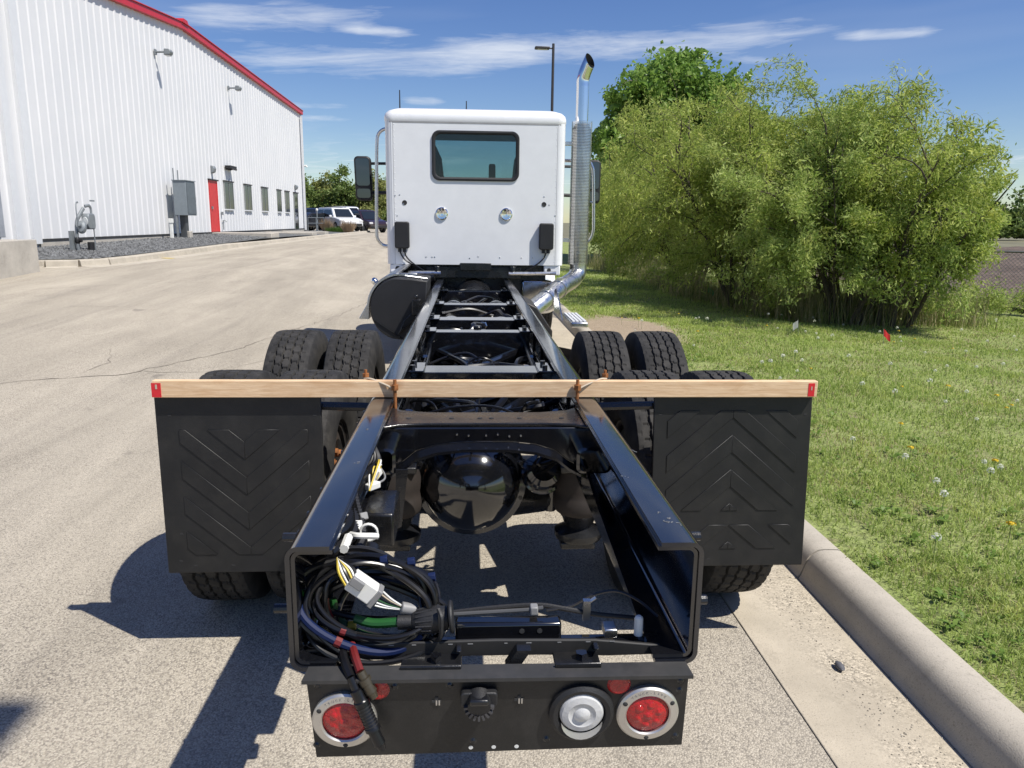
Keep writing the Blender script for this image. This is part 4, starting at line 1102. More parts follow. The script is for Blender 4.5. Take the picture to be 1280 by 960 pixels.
# crossmembers
def cross(y0, y1, z1, depth, name='crossmember', m=M_PAINT):
    c = obj(name, MB().prism([(y0, z1-depth), (y1, z1-depth), (y1, z1-depth+.01), (y0+.010, z1-depth+.01), (y0+.010, z1-.01), (y1, z1-.01), (y1, z1), (y0, z1)], 'x', -.335, .335), m, tk, bevel=.004)
    for s in (-1, 1):
        b = obj('end_bracket', MB().box(s*.345-.075, s*.345+.075, y0-.025, y1+.02, z1+.002, z1+.012).box(s*.412-.006, s*.412+.006, y0-.02, y1+.02, z1-depth, z1), m, c, bevel=.003)
        nb = MB()
        for dx in (-.04, .02):
            for yy in (y0+.03, y1-.03): nb.cyl((s*.345+dx, yy, z1+.012), (s*.345+dx, yy, z1+.03), .014, 6)
        obj('bracket_bolts', nb, M_PAINT2, c)['kind'] = 'stuff'
    return c
cross(3.58, 3.76, 1.005, .20); cross(4.93, 5.06, 1.005, .21); cross(5.52, 5.70, 1.01, .22); cross(6.55, 6.72, 1.01, .2); cross(7.85, 8.0, 1.01, .2)
# arched suspension crossmember
poly = [(-.41, 1.012), (-.41, .88), (-.37, .868), (-.325, .872), (-.285, .893), (-.24, .93), (-.17, .952), (-.08, .962), (.08, .962), (.17, .952), (.24, .93), (.285, .893), (.325, .872), (.37, .868), (.41, .88), (.41, 1.012)]
ac = obj('arched_crossmember', MB().prism(poly, 'y', 2.555, 2.572), M_PAINT, tk, bevel=.004)
tp = [(-.41, 2.50), (-.36, 2.52), (-.30, 2.56), (-.2, 2.572), (.2, 2.572), (.30, 2.56), (.36, 2.52), (.41, 2.50), (.41, 2.86), (.36, 2.82), (.30, 2.76), (.2, 2.73), (-.2, 2.73), (-.30, 2.76), (-.36, 2.82), (-.41, 2.86)]
obj('top_plate', MB().prism(tp, 'z', 1.012, 1.024), M_PAINT2, ac, bevel=.004)
lipb = [(x, z) for x, z in poly[3:13]]
rings = [[(x, 2.556, z) for x, z in lipb], [(x, 2.50, z-.012) for x, z in lipb], [(x, 2.50, z-.022) for x, z in lipb], [(x, 2.556, z-.012) for x, z in lipb]]
obj('arch_flange', MB().ring_faces(rings+[rings[0]], False), M_PAINT, ac)
obj('rear_face', MB().prism(poly, 'y', 2.74, 2.755), M_PAINT, ac)
hb = MB()
for x in (-.27, -.12, -.02, .02, .12, .27): hb.cyl((x, 2.64, 1.024), (x, 2.64, 1.0255), .009, 10)
obj('bolt_hole', hb, M_DARK, ac)['kind'] = 'stuff'
nb = MB()
for x in (-.10, -.06, 0, .04, .08, .12): nb.cyl((x, 2.555, .985+.004*sin(x*50)), (x, 2.549, .985+.004*sin(x*50)), .0032, 6)
obj('face_bolts', nb, M_STEEL, ac)['kind'] = 'stuff'
for s in (-1, 1):                                                  # cup-like pockets where the hanger joins the rail
    P = rrect(0, 0, .10, .075, .018, 4); ctr_ = (s*.36, .925)
    rg = [[(ctr_[0]+x*k_, yy, ctr_[1]+z*k_) for x, z in P] for k_, yy in ((1.18, 2.554), (1.18, 2.45), (.98, 2.445), (.95, 2.55))]
    obj('hanger_pocket', MB().ring_faces(rg, True, False, False).add([(ctr_[0]+x*.95, 2.55, ctr_[1]+z*.95) for x, z in P], [tuple(range(len(P)))]), M_PAINT, tk)
# rear closing crossmember: a lipped channel low between the rail ends
zc = .800
lip = [(-.418, zc-.010), (-.418, zc-.030), (-.40, zc-.034), (-.20, zc-.036), (-.05, zc-.030), (.10, zc-.031), (.25, zc-.036), (.40, zc-.034), (.418, zc-.030), (.418, zc-.018), (.22, zc+.004), (0, zc+.008), (-.30, zc+.004)]
rc = obj('rear_crossmember', MB().prism(lip, 'y', 1.532, 1.542), mat('matte_worn_paint', (.016, .0155, .015), .6, var=.3, dust=.3, dust_col=(.05, .046, .042)), tk, bevel=.003)
obj('top_flange', MB().box(-.418, .418, 1.543, 1.60, zc-.028, zc-.020), M_PAINT, rc, bevel=.003)
obj('raised_bar', MB().box(-.09, .15, 1.575, 1.615, zc-.025, zc+.022), M_PAINT, rc, bevel=.006)
obj('bar_holes', MB().cyl((.10, 1.5748, zc+.004), (.10, 1.5738, zc+.004), .006, 10).cyl((.06, 1.5748, zc+.004), (.06, 1.5738, zc+.004), .006, 10), M_DARK, rc)['kind'] = 'stuff'
obj('conduit', MB().tube(bez([(-.12, 1.63, zc+.02), (0, 1.635, zc+.03), (.10, 1.635, zc+.035), (.16, 1.63, zc+.028), (.24, 1.63, zc+.012), (.34, 1.63, zc)]), .006, 8), M_MATTE, rc)
obj('metal_tube', MB().tube([(-.10, 1.60, zc+.034), (.08, 1.605, zc+.040), (.11, 1.61, zc+.042)], .005, 8), mat('dark_grey_tube', (.07, .07, .07), .4), rc)
obj('tube_clip', MB().box(.080, .098, 1.595, 1.618, zc+.030, zc+.05), M_GREYP, rc, bevel=.003)
obj('hose', MB().tube(bez([(.12, 1.62, zc+.03), (.18, 1.64, zc+.030), (.23, 1.66, zc+.045), (.29, 1.67, zc+.05), (.34, 1.65, zc+.035), (.38, 1.62, zc+.01)]), .0035, 6), M_BLACKC, rc)
obj('wire_clip', MB().box(.205, .222, 1.62, 1.635, zc+.0, zc+.05).tube([(.222, 1.63, zc+.045), (.235, 1.63, zc+.055)], .004, 6), M_STEEL, rc)
obj('white_peg', MB().cyl((.325, 1.575, zc-.01), (.325, 1.575, zc+.030), .010, 10).blob((.325, 1.575, zc+.03), (.010, .010, .008), 6), M_WHITEP, rc)
obj('bracket_clip', MB().box(.245, .275, 1.56, 1.60, zc-.01, zc+.012), M_STEEL, rc, bevel=.003)
ch = MB()
for i in range(10):
    x = -.30+.062*i+.01*sin(i*9); ch.box(x, x+.006+.006*abs(sin(i*5)), 1.5312, 1.532, zc-.001, zc+.001)
obj('paint_chips', ch, M_GREYP, rc)['kind'] = 'stuff'
# hangers from the crossmember to the light board
for x0, x1 in ((-.205, -.075), (.125, .225)):
    hg = obj('board_hanger', MB().box(x0, x1, 1.475, 1.54, .769, .776).box(x0, x1, 1.475, 1.480, .760, .783).prism([(1.54, .776), (1.54, .70), (1.55, .70), (1.55, .80), (1.50, .80)], 'x', x1-.012, x1), M_PAINT2, tk, bevel=.003)
    obj('hanger_bolt', MB().cyl(((x0+x1)/2+.01, 1.505, .776), ((x0+x1)/2+.01, 1.505, .792), .013, 6), M_PAINT, hg)
obj('board_brace', MB().prism([(.02, .76), (.05, .76), (.075, .80), (.045, .80)], 'y', 1.50, 1.53), M_PAINT2, tk)

# light board with lamps; slightly rolled like the photograph's
BY = 1.462
lb = obj('light_board', MB().add([(-.398, BY, .770), (.412, BY, .764), (.412, BY+.018, .575), (-.388, BY+.018, .568), (-.398, BY+.004, .770), (.412, BY+.004, .764), (.412, BY+.022, .575), (-.388, BY+.022, .568)],
        [(0,1,2,3),(7,6,5,4),(0,4,5,1),(1,5,6,2),(2,6,7,3),(3,7,4,0)]), mat('board_paint', (.012, .012, .012), .42, var=.3, bump=.1, bscale=120, dust=.35, dust_col=(.06, .055, .05)), tk, fix=True)
obj('board_flange', MB().add([(-.405, BY-.014, .772), (.418, BY-.014, .766), (.412, BY+.028, .773), (-.398, BY+.028, .779), (-.405, BY-.014, .764), (.418, BY-.014, .758), (.412, BY+.028, .765), (-.398, BY+.028, .771)],
        [(0,1,2,3),(7,6,5,4),(0,4,5,1),(1,5,6,2),(2,6,7,3),(3,7,4,0)]), mat('worn_black', (.030, .030, .030), .5, var=.3, dust=.4, dust_col=(.09, .08, .075)), lb, fix=True)
BN = Vector((0, -1, -.09)).normalized()                            # outward normal of the board
def bpnt(x, z): return Vector((x, BY+(.77-z)*.092, z))
BU = Vector((0, -.09, 1)).normalized()
def text_on_ring(word, c, rad, size, a0, step):
    mb = MB()
    for i, chx in enumerate(word):
        if chx == ' ': continue
        cu = bpy.data.curves.new('letter', 'FONT'); cu.body = chx; cu.size = size; cu.extrude = .0006; cu.align_x = 'CENTER'
        to = bpy.data.objects.new('letter', cu); me = to.to_mesh()
        a = radians(a0-step*i); R0 = Vector((1, 0, 0))*cos(a)+BU*sin(a); T = Vector((1, 0, 0))*sin(a)-BU*cos(a)
        vs = [c+R0*(rad+v.co.y)+T*v.co.x+BN*v.co.z for v in me.vertices]; mb.add(vs, [tuple(p.vertices) for p in me.polygons])
        to.to_mesh_clear(); bpy.data.objects.remove(to); bpy.data.curves.remove(cu)
    return mb
def red_lamp(x, z):
    c = bpnt(x, z)
    rg = obj('lamp_ring', MB().lathe([(.047, .002), (.047, .012), (.050, .015), (.064, .013), (.068, .009), (.068, 0)], c, BN, 48), M_BRUSH, lb)
    obj('red_lens', MB().lathe([(.0001, .016), (.02, .0155), (.038, .013), (.046, .008), (.046, 0)], c, BN, 40), M_REDLENS, rg)
    lf = MB()
    for i in range(6):
        a = radians(60*i+20); q = c+(Vector((1, 0, 0))*cos(a)+BU*sin(a))*.024+BN*.0135
        lf.lathe([(.0001, .004), (.006, .003), (.011, .0)], q, BN, 12)
    lf.lathe([(.0001, .004), (.006, .003), (.011, .0)], c+BN*.0155, BN, 12)
    obj('lens_optics', lf, M_REDLENS, rg)
    sc = MB()
    for a in (30, 150, 270):
        q = c+(Vector((1, 0, 0))*cos(radians(a))+BU*sin(radians(a)))*.0585+BN*.013; sc.lathe([(.0001, .003), (.0045, .002), (.006, 0)], q, BN, 10)
    obj('ring_screws', sc, M_DARK, rg)['kind'] = 'stuff'
    obj('lettering', text_on_ring('TRUCK-LITE', c+BN*.0142, .0545, .0085, 128, 8.2), mat('ring_letter', (.22, .21, .20), .6), rg)
red_lamp(-.322, .668); red_lamp(.327, .668)
c = bpnt(.183, .675)
gr = obj('lamp_grommet', MB().lathe([(.050, .008), (.053, .014), (.062, .016), (.070, .010), (.071, 0)], c-BU*.003, BN, 40), M_MATTE, lb)
obj('reverse_lens', MB().lathe([(.0001, .013), (.026, .0125), (.03, .015), (.043, .012), (.0475, .007), (.0475, 0)], c+BN*.004, BN, 40), M_CLEAR, gr)
obj('lens_swirl', MB().lathe([(.0001, .006), (.012, .005), (.018, .001)], c+BN*.0165, BN, 20), M_CLEAR, gr)
lipr = MB(); ring0, ring1 = [], []
for i in range(13):
    a = radians(205+130*i/12); e = Vector((1, 0, 0))*cos(a)+BU*sin(a); ring0.append(c+e*.049+BN*.0135); ring1.append(c+e*(.049+.014*sin(pi*i/12))+BN*.0185)
lipr.ring_faces([ring0, ring1], False); obj('lens_rim', lipr, M_BRUSH, gr)
ll = obj('licence_lamp', MB().prism(rrect(-.038, .722, .078, .034, .008, 3), 'y', BY-.02, BY+.002), M_MATTE, lb, bevel=.003)
obj('lamp_body', MB().tube([(-.038, BY-.004, .722), (-.038, BY-.034, .714)], [.026, .024], 18), M_MATTE, ll)
dl = MB()
for i in range(9):
    a = radians(190+160*i/8); dl.obox((-.038+.026*cos(a), BY-.018, .715+.030*sin(a)), (.005, .024, .012), Matrix.Rotation(-a+pi/2, 3, 'Y'))
obj('ribbed_lens', dl, mat('smoked_lens', (.05, .05, .055), .15, coat=.5), ll)
obj('lamp_cap', MB().box(-.058, -.018, BY-.045, BY-.012, .724, .738), M_PAINT2, ll, bevel=.004)
for x in (-.252, .262):
    obj('red_reflector', MB().lathe([(.0001, .006), (.02, .005), (.026, 0)], bpnt(x, .738), BN, 24), M_REDLENS, lb)
for x in (-.128, .048):
    q = bpnt(x, .706)
    obj('slot_hole', MB().obox(q+BN*.001, (.020, .002, .006)).obox(q+BN*.001+BU*.002, (.007, .002, .016)), M_DARK, lb)
    obj('slot_clip', MB().obox(q+BN*.0022-BU*.003, (.003, .002, .012)).obox(q+BN*.0022-BU*.003+Vector((.006, 0, 0)), (.003, .002, .012)), M_STEEL, lb)
bb = MB()
for x, z in ((-.375, .752), (-.385, .60), (.395, .744), (.395, .60), (.395, .72), (.11, .60), (-.05, .60), (-.215, .745), (-.10, .745)): bb.lathe([(.0001, .004), (.004, .004), (.007, .001), (.009, 0)], bpnt(x, z), BN, 8)
obj('board_rivets', bb, M_PAINT2, lb)['kind'] = 'stuff'
for x in (-.055, -.005, .045): obj('drain_hole', MB().lathe([(.0001, .001), (.005, .001)], bpnt(x, .583), BN, 10), M_WHITEP, lb)

# wheels
def tyre_mesh(drive=True):
    R, npit, sub = .52, 46, 8; nt_ = npit*sub
    half = .124; nu = 68; us = np.linspace(-half, half, nu); th = np.arange(nt_)*2*pi/nt_
    ph = (np.arange(nt_) % sub)/sub; pit = np.arange(nt_)//sub
    U, PH = np.meshgrid(us, ph, indexing='ij'); _, PI_ = np.meshgrid(us, pit, indexing='ij')
    rad = R-.006*(U/half)**6-.002*(U/half)**2
    tri_ = 2*np.abs(2*((PH) % 1)-1)-1
    gd = np.zeros_like(rad)
    for i, g0 in enumerate((-.070, -.024, .024, .070)):
        z = g0+.0042*tri_*(1 if i % 2 else -1); gd = np.maximum(gd, np.clip((.0052-np.abs(U-z))/.0022, 0, 1)*.015)
    for i, (a, b) in enumerate(((-.070, -.024), (-.024, .024), (.024, .070))):
        inb = (U > a) & (U < b); ofs = (i*.37) % 1; dph = np.abs((PH-ofs-(U-a)*4) % 1-.5)
        gd = np.maximum(gd, np.where(inb & (dph < .075), .007, 0))
    sh = np.abs(U) > .1085
    gd = np.maximum(gd, np.where(sh & (PH < .2), .004, 0))
    sip = (np.abs(U) > .078) & (np.abs(U) <= .100) & (np.abs(PH-.62) < .07)
    gd = np.maximum(gd, np.where(sip, .006, 0))
    rad = rad-gd
    tread = np.stack([U, rad*np.cos(th)[None], rad*np.sin(th)[None]], -1)
    side = [(-.132, .494), (-.142, .45), (-.147, .41), (-.142, .36), (-.130, .315), (-.118, .292), (-.108, .286)]
    def ringv(x, r): return np.stack([np.full(nt_, x), r*np.cos(th), r*np.sin(th)], -1)
    rings = [ringv(x, r) for x, r in side[::-1]]+list(tread)+[ringv(-x, r) for x, r in side]
    rings.append(ringv(.05, .29)); rings.insert(0, ringv(-.05, .29))
    V = np.concatenate(rings); nr = len(rings); i = np.arange(nr-1)[:, None]*nt_; j = np.arange(nt_)[None]
    a = (i+j).ravel(); b = (i+(j+1) % nt_).ravel(); F = np.stack([a, b, b+nt_, a+nt_], 1)
    return V, F
V, F = tyre_mesh(); tyre_me = None
def wheel_parts():
    rim = MB().lathe([(.285, -.105), (.275, -.10), (.270, -.06), (.255, .02), (.245, .085), (.20, .10), (.165, .085), (.14, .06), (.0001, .06)], (0, 0, 0), 'x', 36)
    rim.lathe([(.285, .105), (.278, .10), (.262, .10), (.255, .02)], (0, 0, 0), 'x', 36)
    hub = MB().lathe([(.10, .06), (.10, .12), (.085, .15), (.05, .16), (.0001, .16)], (0, 0, 0), 'x', 20)
    for i in range(10):
        a = 2*pi*i/10; hub.cyl((.06, .143*cos(a), .143*sin(a)), (.105, .143*cos(a), .143*sin(a)), .018, 6)
    drum = MB().lathe([(.0001, -.16), (.10, -.16), (.205, -.15), (.21, -.02), (.0001, -.02)], (0, 0, 0), 'x', 28)
    return rim, hub, drum
rimb, hubb, drumb = wheel_parts(); WM = {}
def wheel(x, y, z, out, label=None, drum=True):
    global tyre_me
    rot = (random.uniform(0, 6), 0, 0) if out > 0 else (random.uniform(0, 6), 0, pi)
    if tyre_me is None:
        t = arr_obj('tyre', V, F, M_RUBBER, None, smooth=True); tyre_me = t.data
        try: tyre_me.set_sharp_from_angle(angle=radians(28))
        except Exception: pass
        t.parent = tk
    else: t = share('tyre', tyre_me, tk)
    t.location = (x, y-6, z); t.rotation_euler = rot
    for nm, mb_, m in (('rim', rimb, M_RIM), ('hub', hubb, M_RUST), ('brake_drum', drumb, M_RUST)):
        if nm == 'brake_drum' and not drum: continue
        if nm not in WM:
            o = obj(nm, mb_, m, t, local=True, fix=True); WM[nm] = o.data
        else: o = share(nm, WM[nm], t)
    if label: t['label'] = label
for y in (3.43, 4.76):
    for s in (-1, 1):
        wheel(s*1.108, y, .517, s, drum=False); wheel(s*.765, y, .517, -s)
for s in (-1, 1): wheel(s*1.06+.0, 11.9, .52+float(hroad(s*1.06, 11.9)), s)

# axles, driveline and suspension
def axle(y, z, cx):
    a = obj('axle_housing', MB().tube([(-.92, y+.22, .517), (-.5, y+.2, .517), (-.28, y+.1, .53), (cx, y, z-.02), (.26, y+.1, .53), (.5, y+.2, .517), (.92, y+.22, .517)], [.075, .08, .10, .19, .10, .08, .075], 20), M_PAINT2, tk)
    dome = [(.207*sin(radians(a)), .205*cos(radians(a))) for a in (.05, 3, 8, 14, 21, 28, 36, 44, 52, 60, 68, 76, 84)]+[(.209, .0), (.232, -.004), (.236, -.02), (.236, -.05), (.19, -.06)]
    obj('differential_cover', MB().lathe(dome, (cx, y-.10, z), (0, -.985, .13), 48), M_PAINT, a)
    nb = MB()
    for i in range(18):
        q = 2*pi*i/18; nb.cyl((cx+.222*cos(q), y-.085, z+.222*sin(q)), (cx+.222*cos(q), y-.112, z+.222*sin(q)), .009, 6)
    obj('cover_bolts', nb, M_PAINT2, a)['kind'] = 'stuff'
    obj('drain_plug', MB().cyl((cx+.005, y-.255, z-.075), (cx+.005, y-.275, z-.07), .014, 6), M_STEEL, a)
axle(3.17, .645, -.050); axle(4.66, .66, -.02)
obj('drive_shaft', MB().tube([(-.02, 3.3, .66), (-.02, 4.35, .70)], .05, 14).tube([(-.02, 4.8, .72), (.0, 8.6, .78)], .06, 14), M_PAINT2, tk)
for s in (-1, 1):
    for y in (2.98, 4.32):
        x = s*.375+.02
        sp = obj('air_spring', MB().lathe([(.0001, .0), (.095, 0), (.10, .012), (.10, .03), (.055, .05), (.07, .09), (.085, .11), (.0001, .11)], (x, y, .43), 'z', 24), M_PAINT2, tk)
        obj('bellows', MB().lathe([(.085, .11), (.10, .122), (.106, .14), (.106, .165), (.101, .185), (.097, .20), (.101, .22), (.104, .26), (.098, .30), (.0001, .30)], (x, y, .43), 'z', 28), M_BROWN, sp)
        obj('top_mount', MB().box(x-.09, x+.09, y-.09, y+.09, .731, .76), M_PAINT2, sp, bevel=.006)
        obj('base_pad', MB().box(x-.08, x+.06, y-.07, y+.05, .40, .43), M_PAINT2, sp, bevel=.006)
        obj('trailing_arm', MB().tube(bez([(s*.40, y+.02, .405), (s*.40, y+.3, .44), (s*.40, y+.7, .60), (s*.40, y+.95, .70)], 5), .042, 8), M_PAINT2, tk)
        obj('shock_absorber', MB().tube([(s*.30, y+.25, .46), (s*.31, y+.18, .70)], .032, 12).tube([(s*.31, y+.18, .70), (s*.315, y+.14, .93)], .025, 12), M_PAINT, tk)
        obj('frame_hanger', MB().prism([(y+.75, .46), (y+1.05, .46), (y+1.12, .78), (y+.62, .78)], 'x', s*.38-.04, s*.38+.04), M_PAINT2, tk, bevel=.01)
obj('torque_rod', MB().tube([(-.04, 3.05, .86), (-.30, 3.75, .87)], .03, 10).tube([(-.04, 3.05, .86), (.30, 3.75, .87)], .03, 10), M_PAINT, tk)
obj('torque_rod', MB().tube([(-.02, 4.4, .86), (-.30, 5.05, .87)], .03, 10).tube([(-.02, 4.4, .86), (.30, 5.05, .87)], .03, 10), M_PAINT, tk)
for x, y in ((.24, 2.95), (-.26, 4.4), (.26, 4.4)):
    obj('brake_chamber', MB().lathe([(.0001, 0), (.06, 0), (.075, .02), (.078, .06), (.085, .065), (.085, .075), (.075, .08), (.07, .14), (.05, .16), (.0001, .16)], (x, y+.1, .66), (0, -.8, .5), 22), M_PAINT, tk)
# tanks with bright tops lying between the rails
for x, y, z, r in ((-.20, 6.05, .86, .115), (.20, 6.05, .86, .115), (-.20, 7.25, .87, .11), (.20, 7.25, .87, .11)):
    tkn = obj('air_tank', MB().lathe([(.0001, -.26), (.05, -.255), (.09*r/.11, -.235), (r, -.2), (r, .2), (.09*r/.11, .235), (.05, .255), (.0001, .26)], (x, y, z), 'y', 28), M_PAINT, tk)
    obj('tank_strap', MB().lathe([(r+.002, -.02), (r+.006, -.02), (r+.006, .02), (r+.002, .02)], (x, y-.12, z), 'y', 28), M_STEEL, tkn)
obj('gearbox', MB().tube([(0, 8.0, .78), (0, 8.4, .78), (0, 8.9, .80), (0, 9.6, .85)], [.11, .19, .22, .26], 16), M_PAINT2, tk)
obj('chassis_plate', MB().box(-.33, .33, 6.8, 8.6, .60, .62).box(-.33, .33, 4.95, 5.9, .70, .715), M_PAINT2, tk)
obj('battery_box', MB().box(-.30, .0, 5.15, 5.42, .74, .93), M_MATTE, tk, bevel=.02)
obj('valve_block', MB().box(-.06, .06, 5.10, 5.2, .84, .99).cyl((0, 5.15, .99), (0, 5.15, 1.02), .03, 10), M_PAINT2, tk, bevel=.01)
obj('steel_cover', MB().box(.08, .30, 5.12, 5.45, .86, .875), M_MATTE, tk)
# hoses and fittings
hrn = random.Random(77); nh = 0
def hose(p0, p1, sag, r, m=M_BLACKC):
    a, b = Vector(p0), Vector(p1); c1 = a.lerp(b, .33)+Vector((hrn.gauss(0, .05), hrn.gauss(0, .06), sag)); c2 = a.lerp(b, .68)+Vector((hrn.gauss(0, .05), hrn.gauss(0, .06), sag*.7))
    o = obj('hose', MB().tube(bez([a, c1, c2, b], 6), r, 6), m, tk)
    mf = M_STEEL if hrn.random() < .3 else M_PAINT2
    for e0, e1 in ((a, c1), (b, c2)): obj('hose_fitting', MB().tube([e0, e0.lerp(e1, .12)], r*1.45, 6), mf, o)
for y0, y1, n, zz in ((2.85, 3.5, 15, .86), (3.85, 4.85, 15, .84), (5.1, 5.5, 13, .87), (5.75, 6.5, 9, .90), (6.75, 7.8, 9, .9), (8.05, 8.9, 9, .9)):
    for i in range(n):
        hose((hrn.uniform(-.36, .36), hrn.uniform(y0, y1), zz+hrn.uniform(-.05, .08)), (hrn.uniform(-.36, .36), hrn.uniform(y0, y1), zz+hrn.uniform(-.06, .06)), hrn.uniform(-.05, .09), hrn.choice((.006, .009, .012, .016)), M_BLACKC)
hose((-.15, 5.2, .86), (.05, 5.45, .98), .08, .02); hose((-.3, 5.35, .9), (-.05, 5.2, .88), .08, .014)
for s in (-1, 1):
    for k_ in range(3): obj('air_line', MB().tube(bez([(s*(.36-.02*k_), 3.0+.1*k_, .86), (s*(.33-.02*k_), 4.4, .90+.02*k_), (s*.34, 6.0, .88), (s*(.35-.02*k_), 8.6, .9)]), .008, 6), M_BLACKC, tk)

# mud flaps with chevron ribs
def mudflap(cx, x0, x1, up):
    Y0, Z0, Z1 = 2.877, .350, 1.062; tilt = .02
    fl = obj('mud_flap', MB().add([(x0, Y0, Z1), (x1, Y0, Z1), (x1+tilt*.4, Y0-.03, Z0), (x0+tilt*.6, Y0-.03, Z0), (x0, Y0+.012, Z1), (x1, Y0+.012, Z1), (x1+tilt*.4, Y0-.018, Z0), (x0+tilt*.6, Y0-.018, Z0)],
        [(0,1,2,3),(7,6,5,4),(0,4,5,1),(1,5,6,2),(2,6,7,3),(3,7,4,0)]), M_FLAP, tk, fix=True, bevel=.003)
    def P(u, v, d):                                                # u across from centre, v height
        t = (Z1-v)/(Z1-Z0); return (cx+u+.010*t, Y0-.03*t-d, v)
    hw = min(x1-cx, cx-x0)-.055; pitch, band = .140, .070; sl_ = .86
    zones = [(Z0+.075, Z1-.14)] if not up else [(Z0+.235, Z1-.07), (Z0+.075, Z0+.175)]
    for zlo, zhi in zones:
        c0 = zlo-.6
        while c0 < zhi+.6:
            for sg in (-1, 1):
                pl = [(0, c0), (sg*hw, c0+sl_*hw*(1 if not up else -1)), (sg*hw, c0+sl_*hw*(1 if not up else -1)+band), (0, c0+band)]
                # clip to the moulded field
                def clip(poly, lim, keep_below):
                    out = []
                    for i in range(len(poly)):
                        a, b = poly[i], poly[(i+1) % len(poly)]; ia, ib = ((a[1] <= lim), (b[1] <= lim)) if keep_below else ((a[1] >= lim), (b[1] >= lim))
                        if ia: out.append(a)
                        if ia != ib: k_ = (lim-a[1])/(b[1]-a[1]); out.append((a[0]+(b[0]-a[0])*k_, lim))
                    return out
                pl = clip(clip(pl, zhi, True), zlo, False) if len(pl) else []
                if len(pl) >= 3:
                    n = len(pl); vs = [P(u, v, .0) for u, v in pl]+[P(u, v, .0035) for u, v in pl]
                    obj('chevron_rib', MB().add(vs, [tuple(range(n))[::-1], tuple(range(n, 2*n))]+[(i, (i+1) % n, n+(i+1) % n, n+i) for i in range(n)]), M_FLAP, fl, fix=True, bevel=.0012, seg=1)
            c0 += pitch
    hs_ = MB()
    for u, v in ((-hw-.03, Z1-.085), (hw+.03, Z1-.085), (-hw-.03, Z0+.05), (-hw*.9, Z0+.03), (-hw*.3, Z0+.03), (-hw-.02, Z0+.16)): 
        hs_.obox(P(u, v, .0006), (.012, .001, .006))
    obj('flap_slots', hs_, M_DARK, fl)['kind'] = 'stuff'
    s = 1 if cx > 0 else -1
    obj('flap_hanger', MB().tube([(s*.44, 2.91, 1.0), (s*1.20, 2.91, 1.02)], .017, 8).box(min(x0, x1)+.02, max(x0, x1)-.02, 2.892, 2.90, 1.0, 1.05), M_PAINT2, tk)
mudflap(-.915, -1.238, -.620, False); mudflap(.975, .660, 1.290, True)

# D-shaped box and stepped tank on the left
def arc(cx, cz, r, a0, a1, n, kx=1.): return [(cx+kx*r*cos(radians(a0+(a1-a0)*i/n)), cz+r*sin(radians(a0+(a1-a0)*i/n))) for i in range(n+1)]
D = arc(-.70, .90, .29, 100, 255, 20, .95)+[(-.62, .60), (-.47, .72), (-.44, 1.16), (-.60, 1.18)]
db = obj('fuel_tank', MB().prism(D, 'y', 7.2, 7.9), M_MATTE, tk, bevel=.012, fix=True)
obj('tank_seam', MB().prism([( -.955+.0, .80), (-.945, .80), (-.66, .612), (-.66, .60)], 'y', 7.19, 7.2), M_PAINT2, db)
obj('tank_bracket', MB().prism([(-.66, .80), (-.46, .98), (-.46, .90), (-.72, .66)], 'y', 7.15, 7.198), M_PAINT2, db, bevel=.006)
obj('valve_cluster', MB().box(-.58, -.50, 7.08, 7.19, .86, 1.0).cyl((-.54, 7.1, 1.0), (-.54, 7.1, 1.04), .02, 8).cyl((-.52, 7.08, .82), (-.47, 7.0, .80), .03, 8), M_PAINT2, db, bevel=.006)
st_ = arc(-.70, .90, .325, 95, 175, 14, .98)+[(-1.07, .84), (-1.095, .80), (-1.09, .79), (-1.0, .79)]+[(x, z) for x, z in arc(-.70, .90, .30, 175, 95, 14, .98)]
tw = obj('tank_wrap', MB().prism(st_, 'y', 7.3, 9.6), M_STEEL, tk, bevel=.004, fix=True)
obj('filler_cap', MB().blob((-.97, 7.55, 1.13), (.035, .045, .035)), M_CHROME, tw)
obj('tank_top_bar', MB().box(-.75, -.55, 7.4, 7.5, 1.19, 1.215).tube([(-.66, 7.3, 1.2), (-.45, 7.35, 1.17)], .012, 6), M_STEEL, tw, bevel=.004)
# front fender tops and front bodywork, seen only past the cab
hd_ = obj('hood', MB().prism([(10.75, 1.15), (10.75, 1.75), (12.4, 1.55), (12.75, 1.3), (12.8, .7), (12.4, .7), (12.4, 1.05)], 'x', -.75, .75), M_CAB, tk, bevel=.08, fix=True, seg=3)
for s in (-1, 1):
    z = float(hroad(s*1.06, 11.9))
    fen = [(11.9+.66*cos(radians(a)), .52+z+.66*sin(radians(a))) for a in range(-5, 186, 12)]+[(11.9+.60*cos(radians(a)), .52+z+.60*sin(radians(a))) for a in range(185, -6, -12)]
    obj('fender', MB().prism(fen, 'x', s*.72, s*1.21), M_CAB if s > 0 else M_CAB, tk, fix=True)

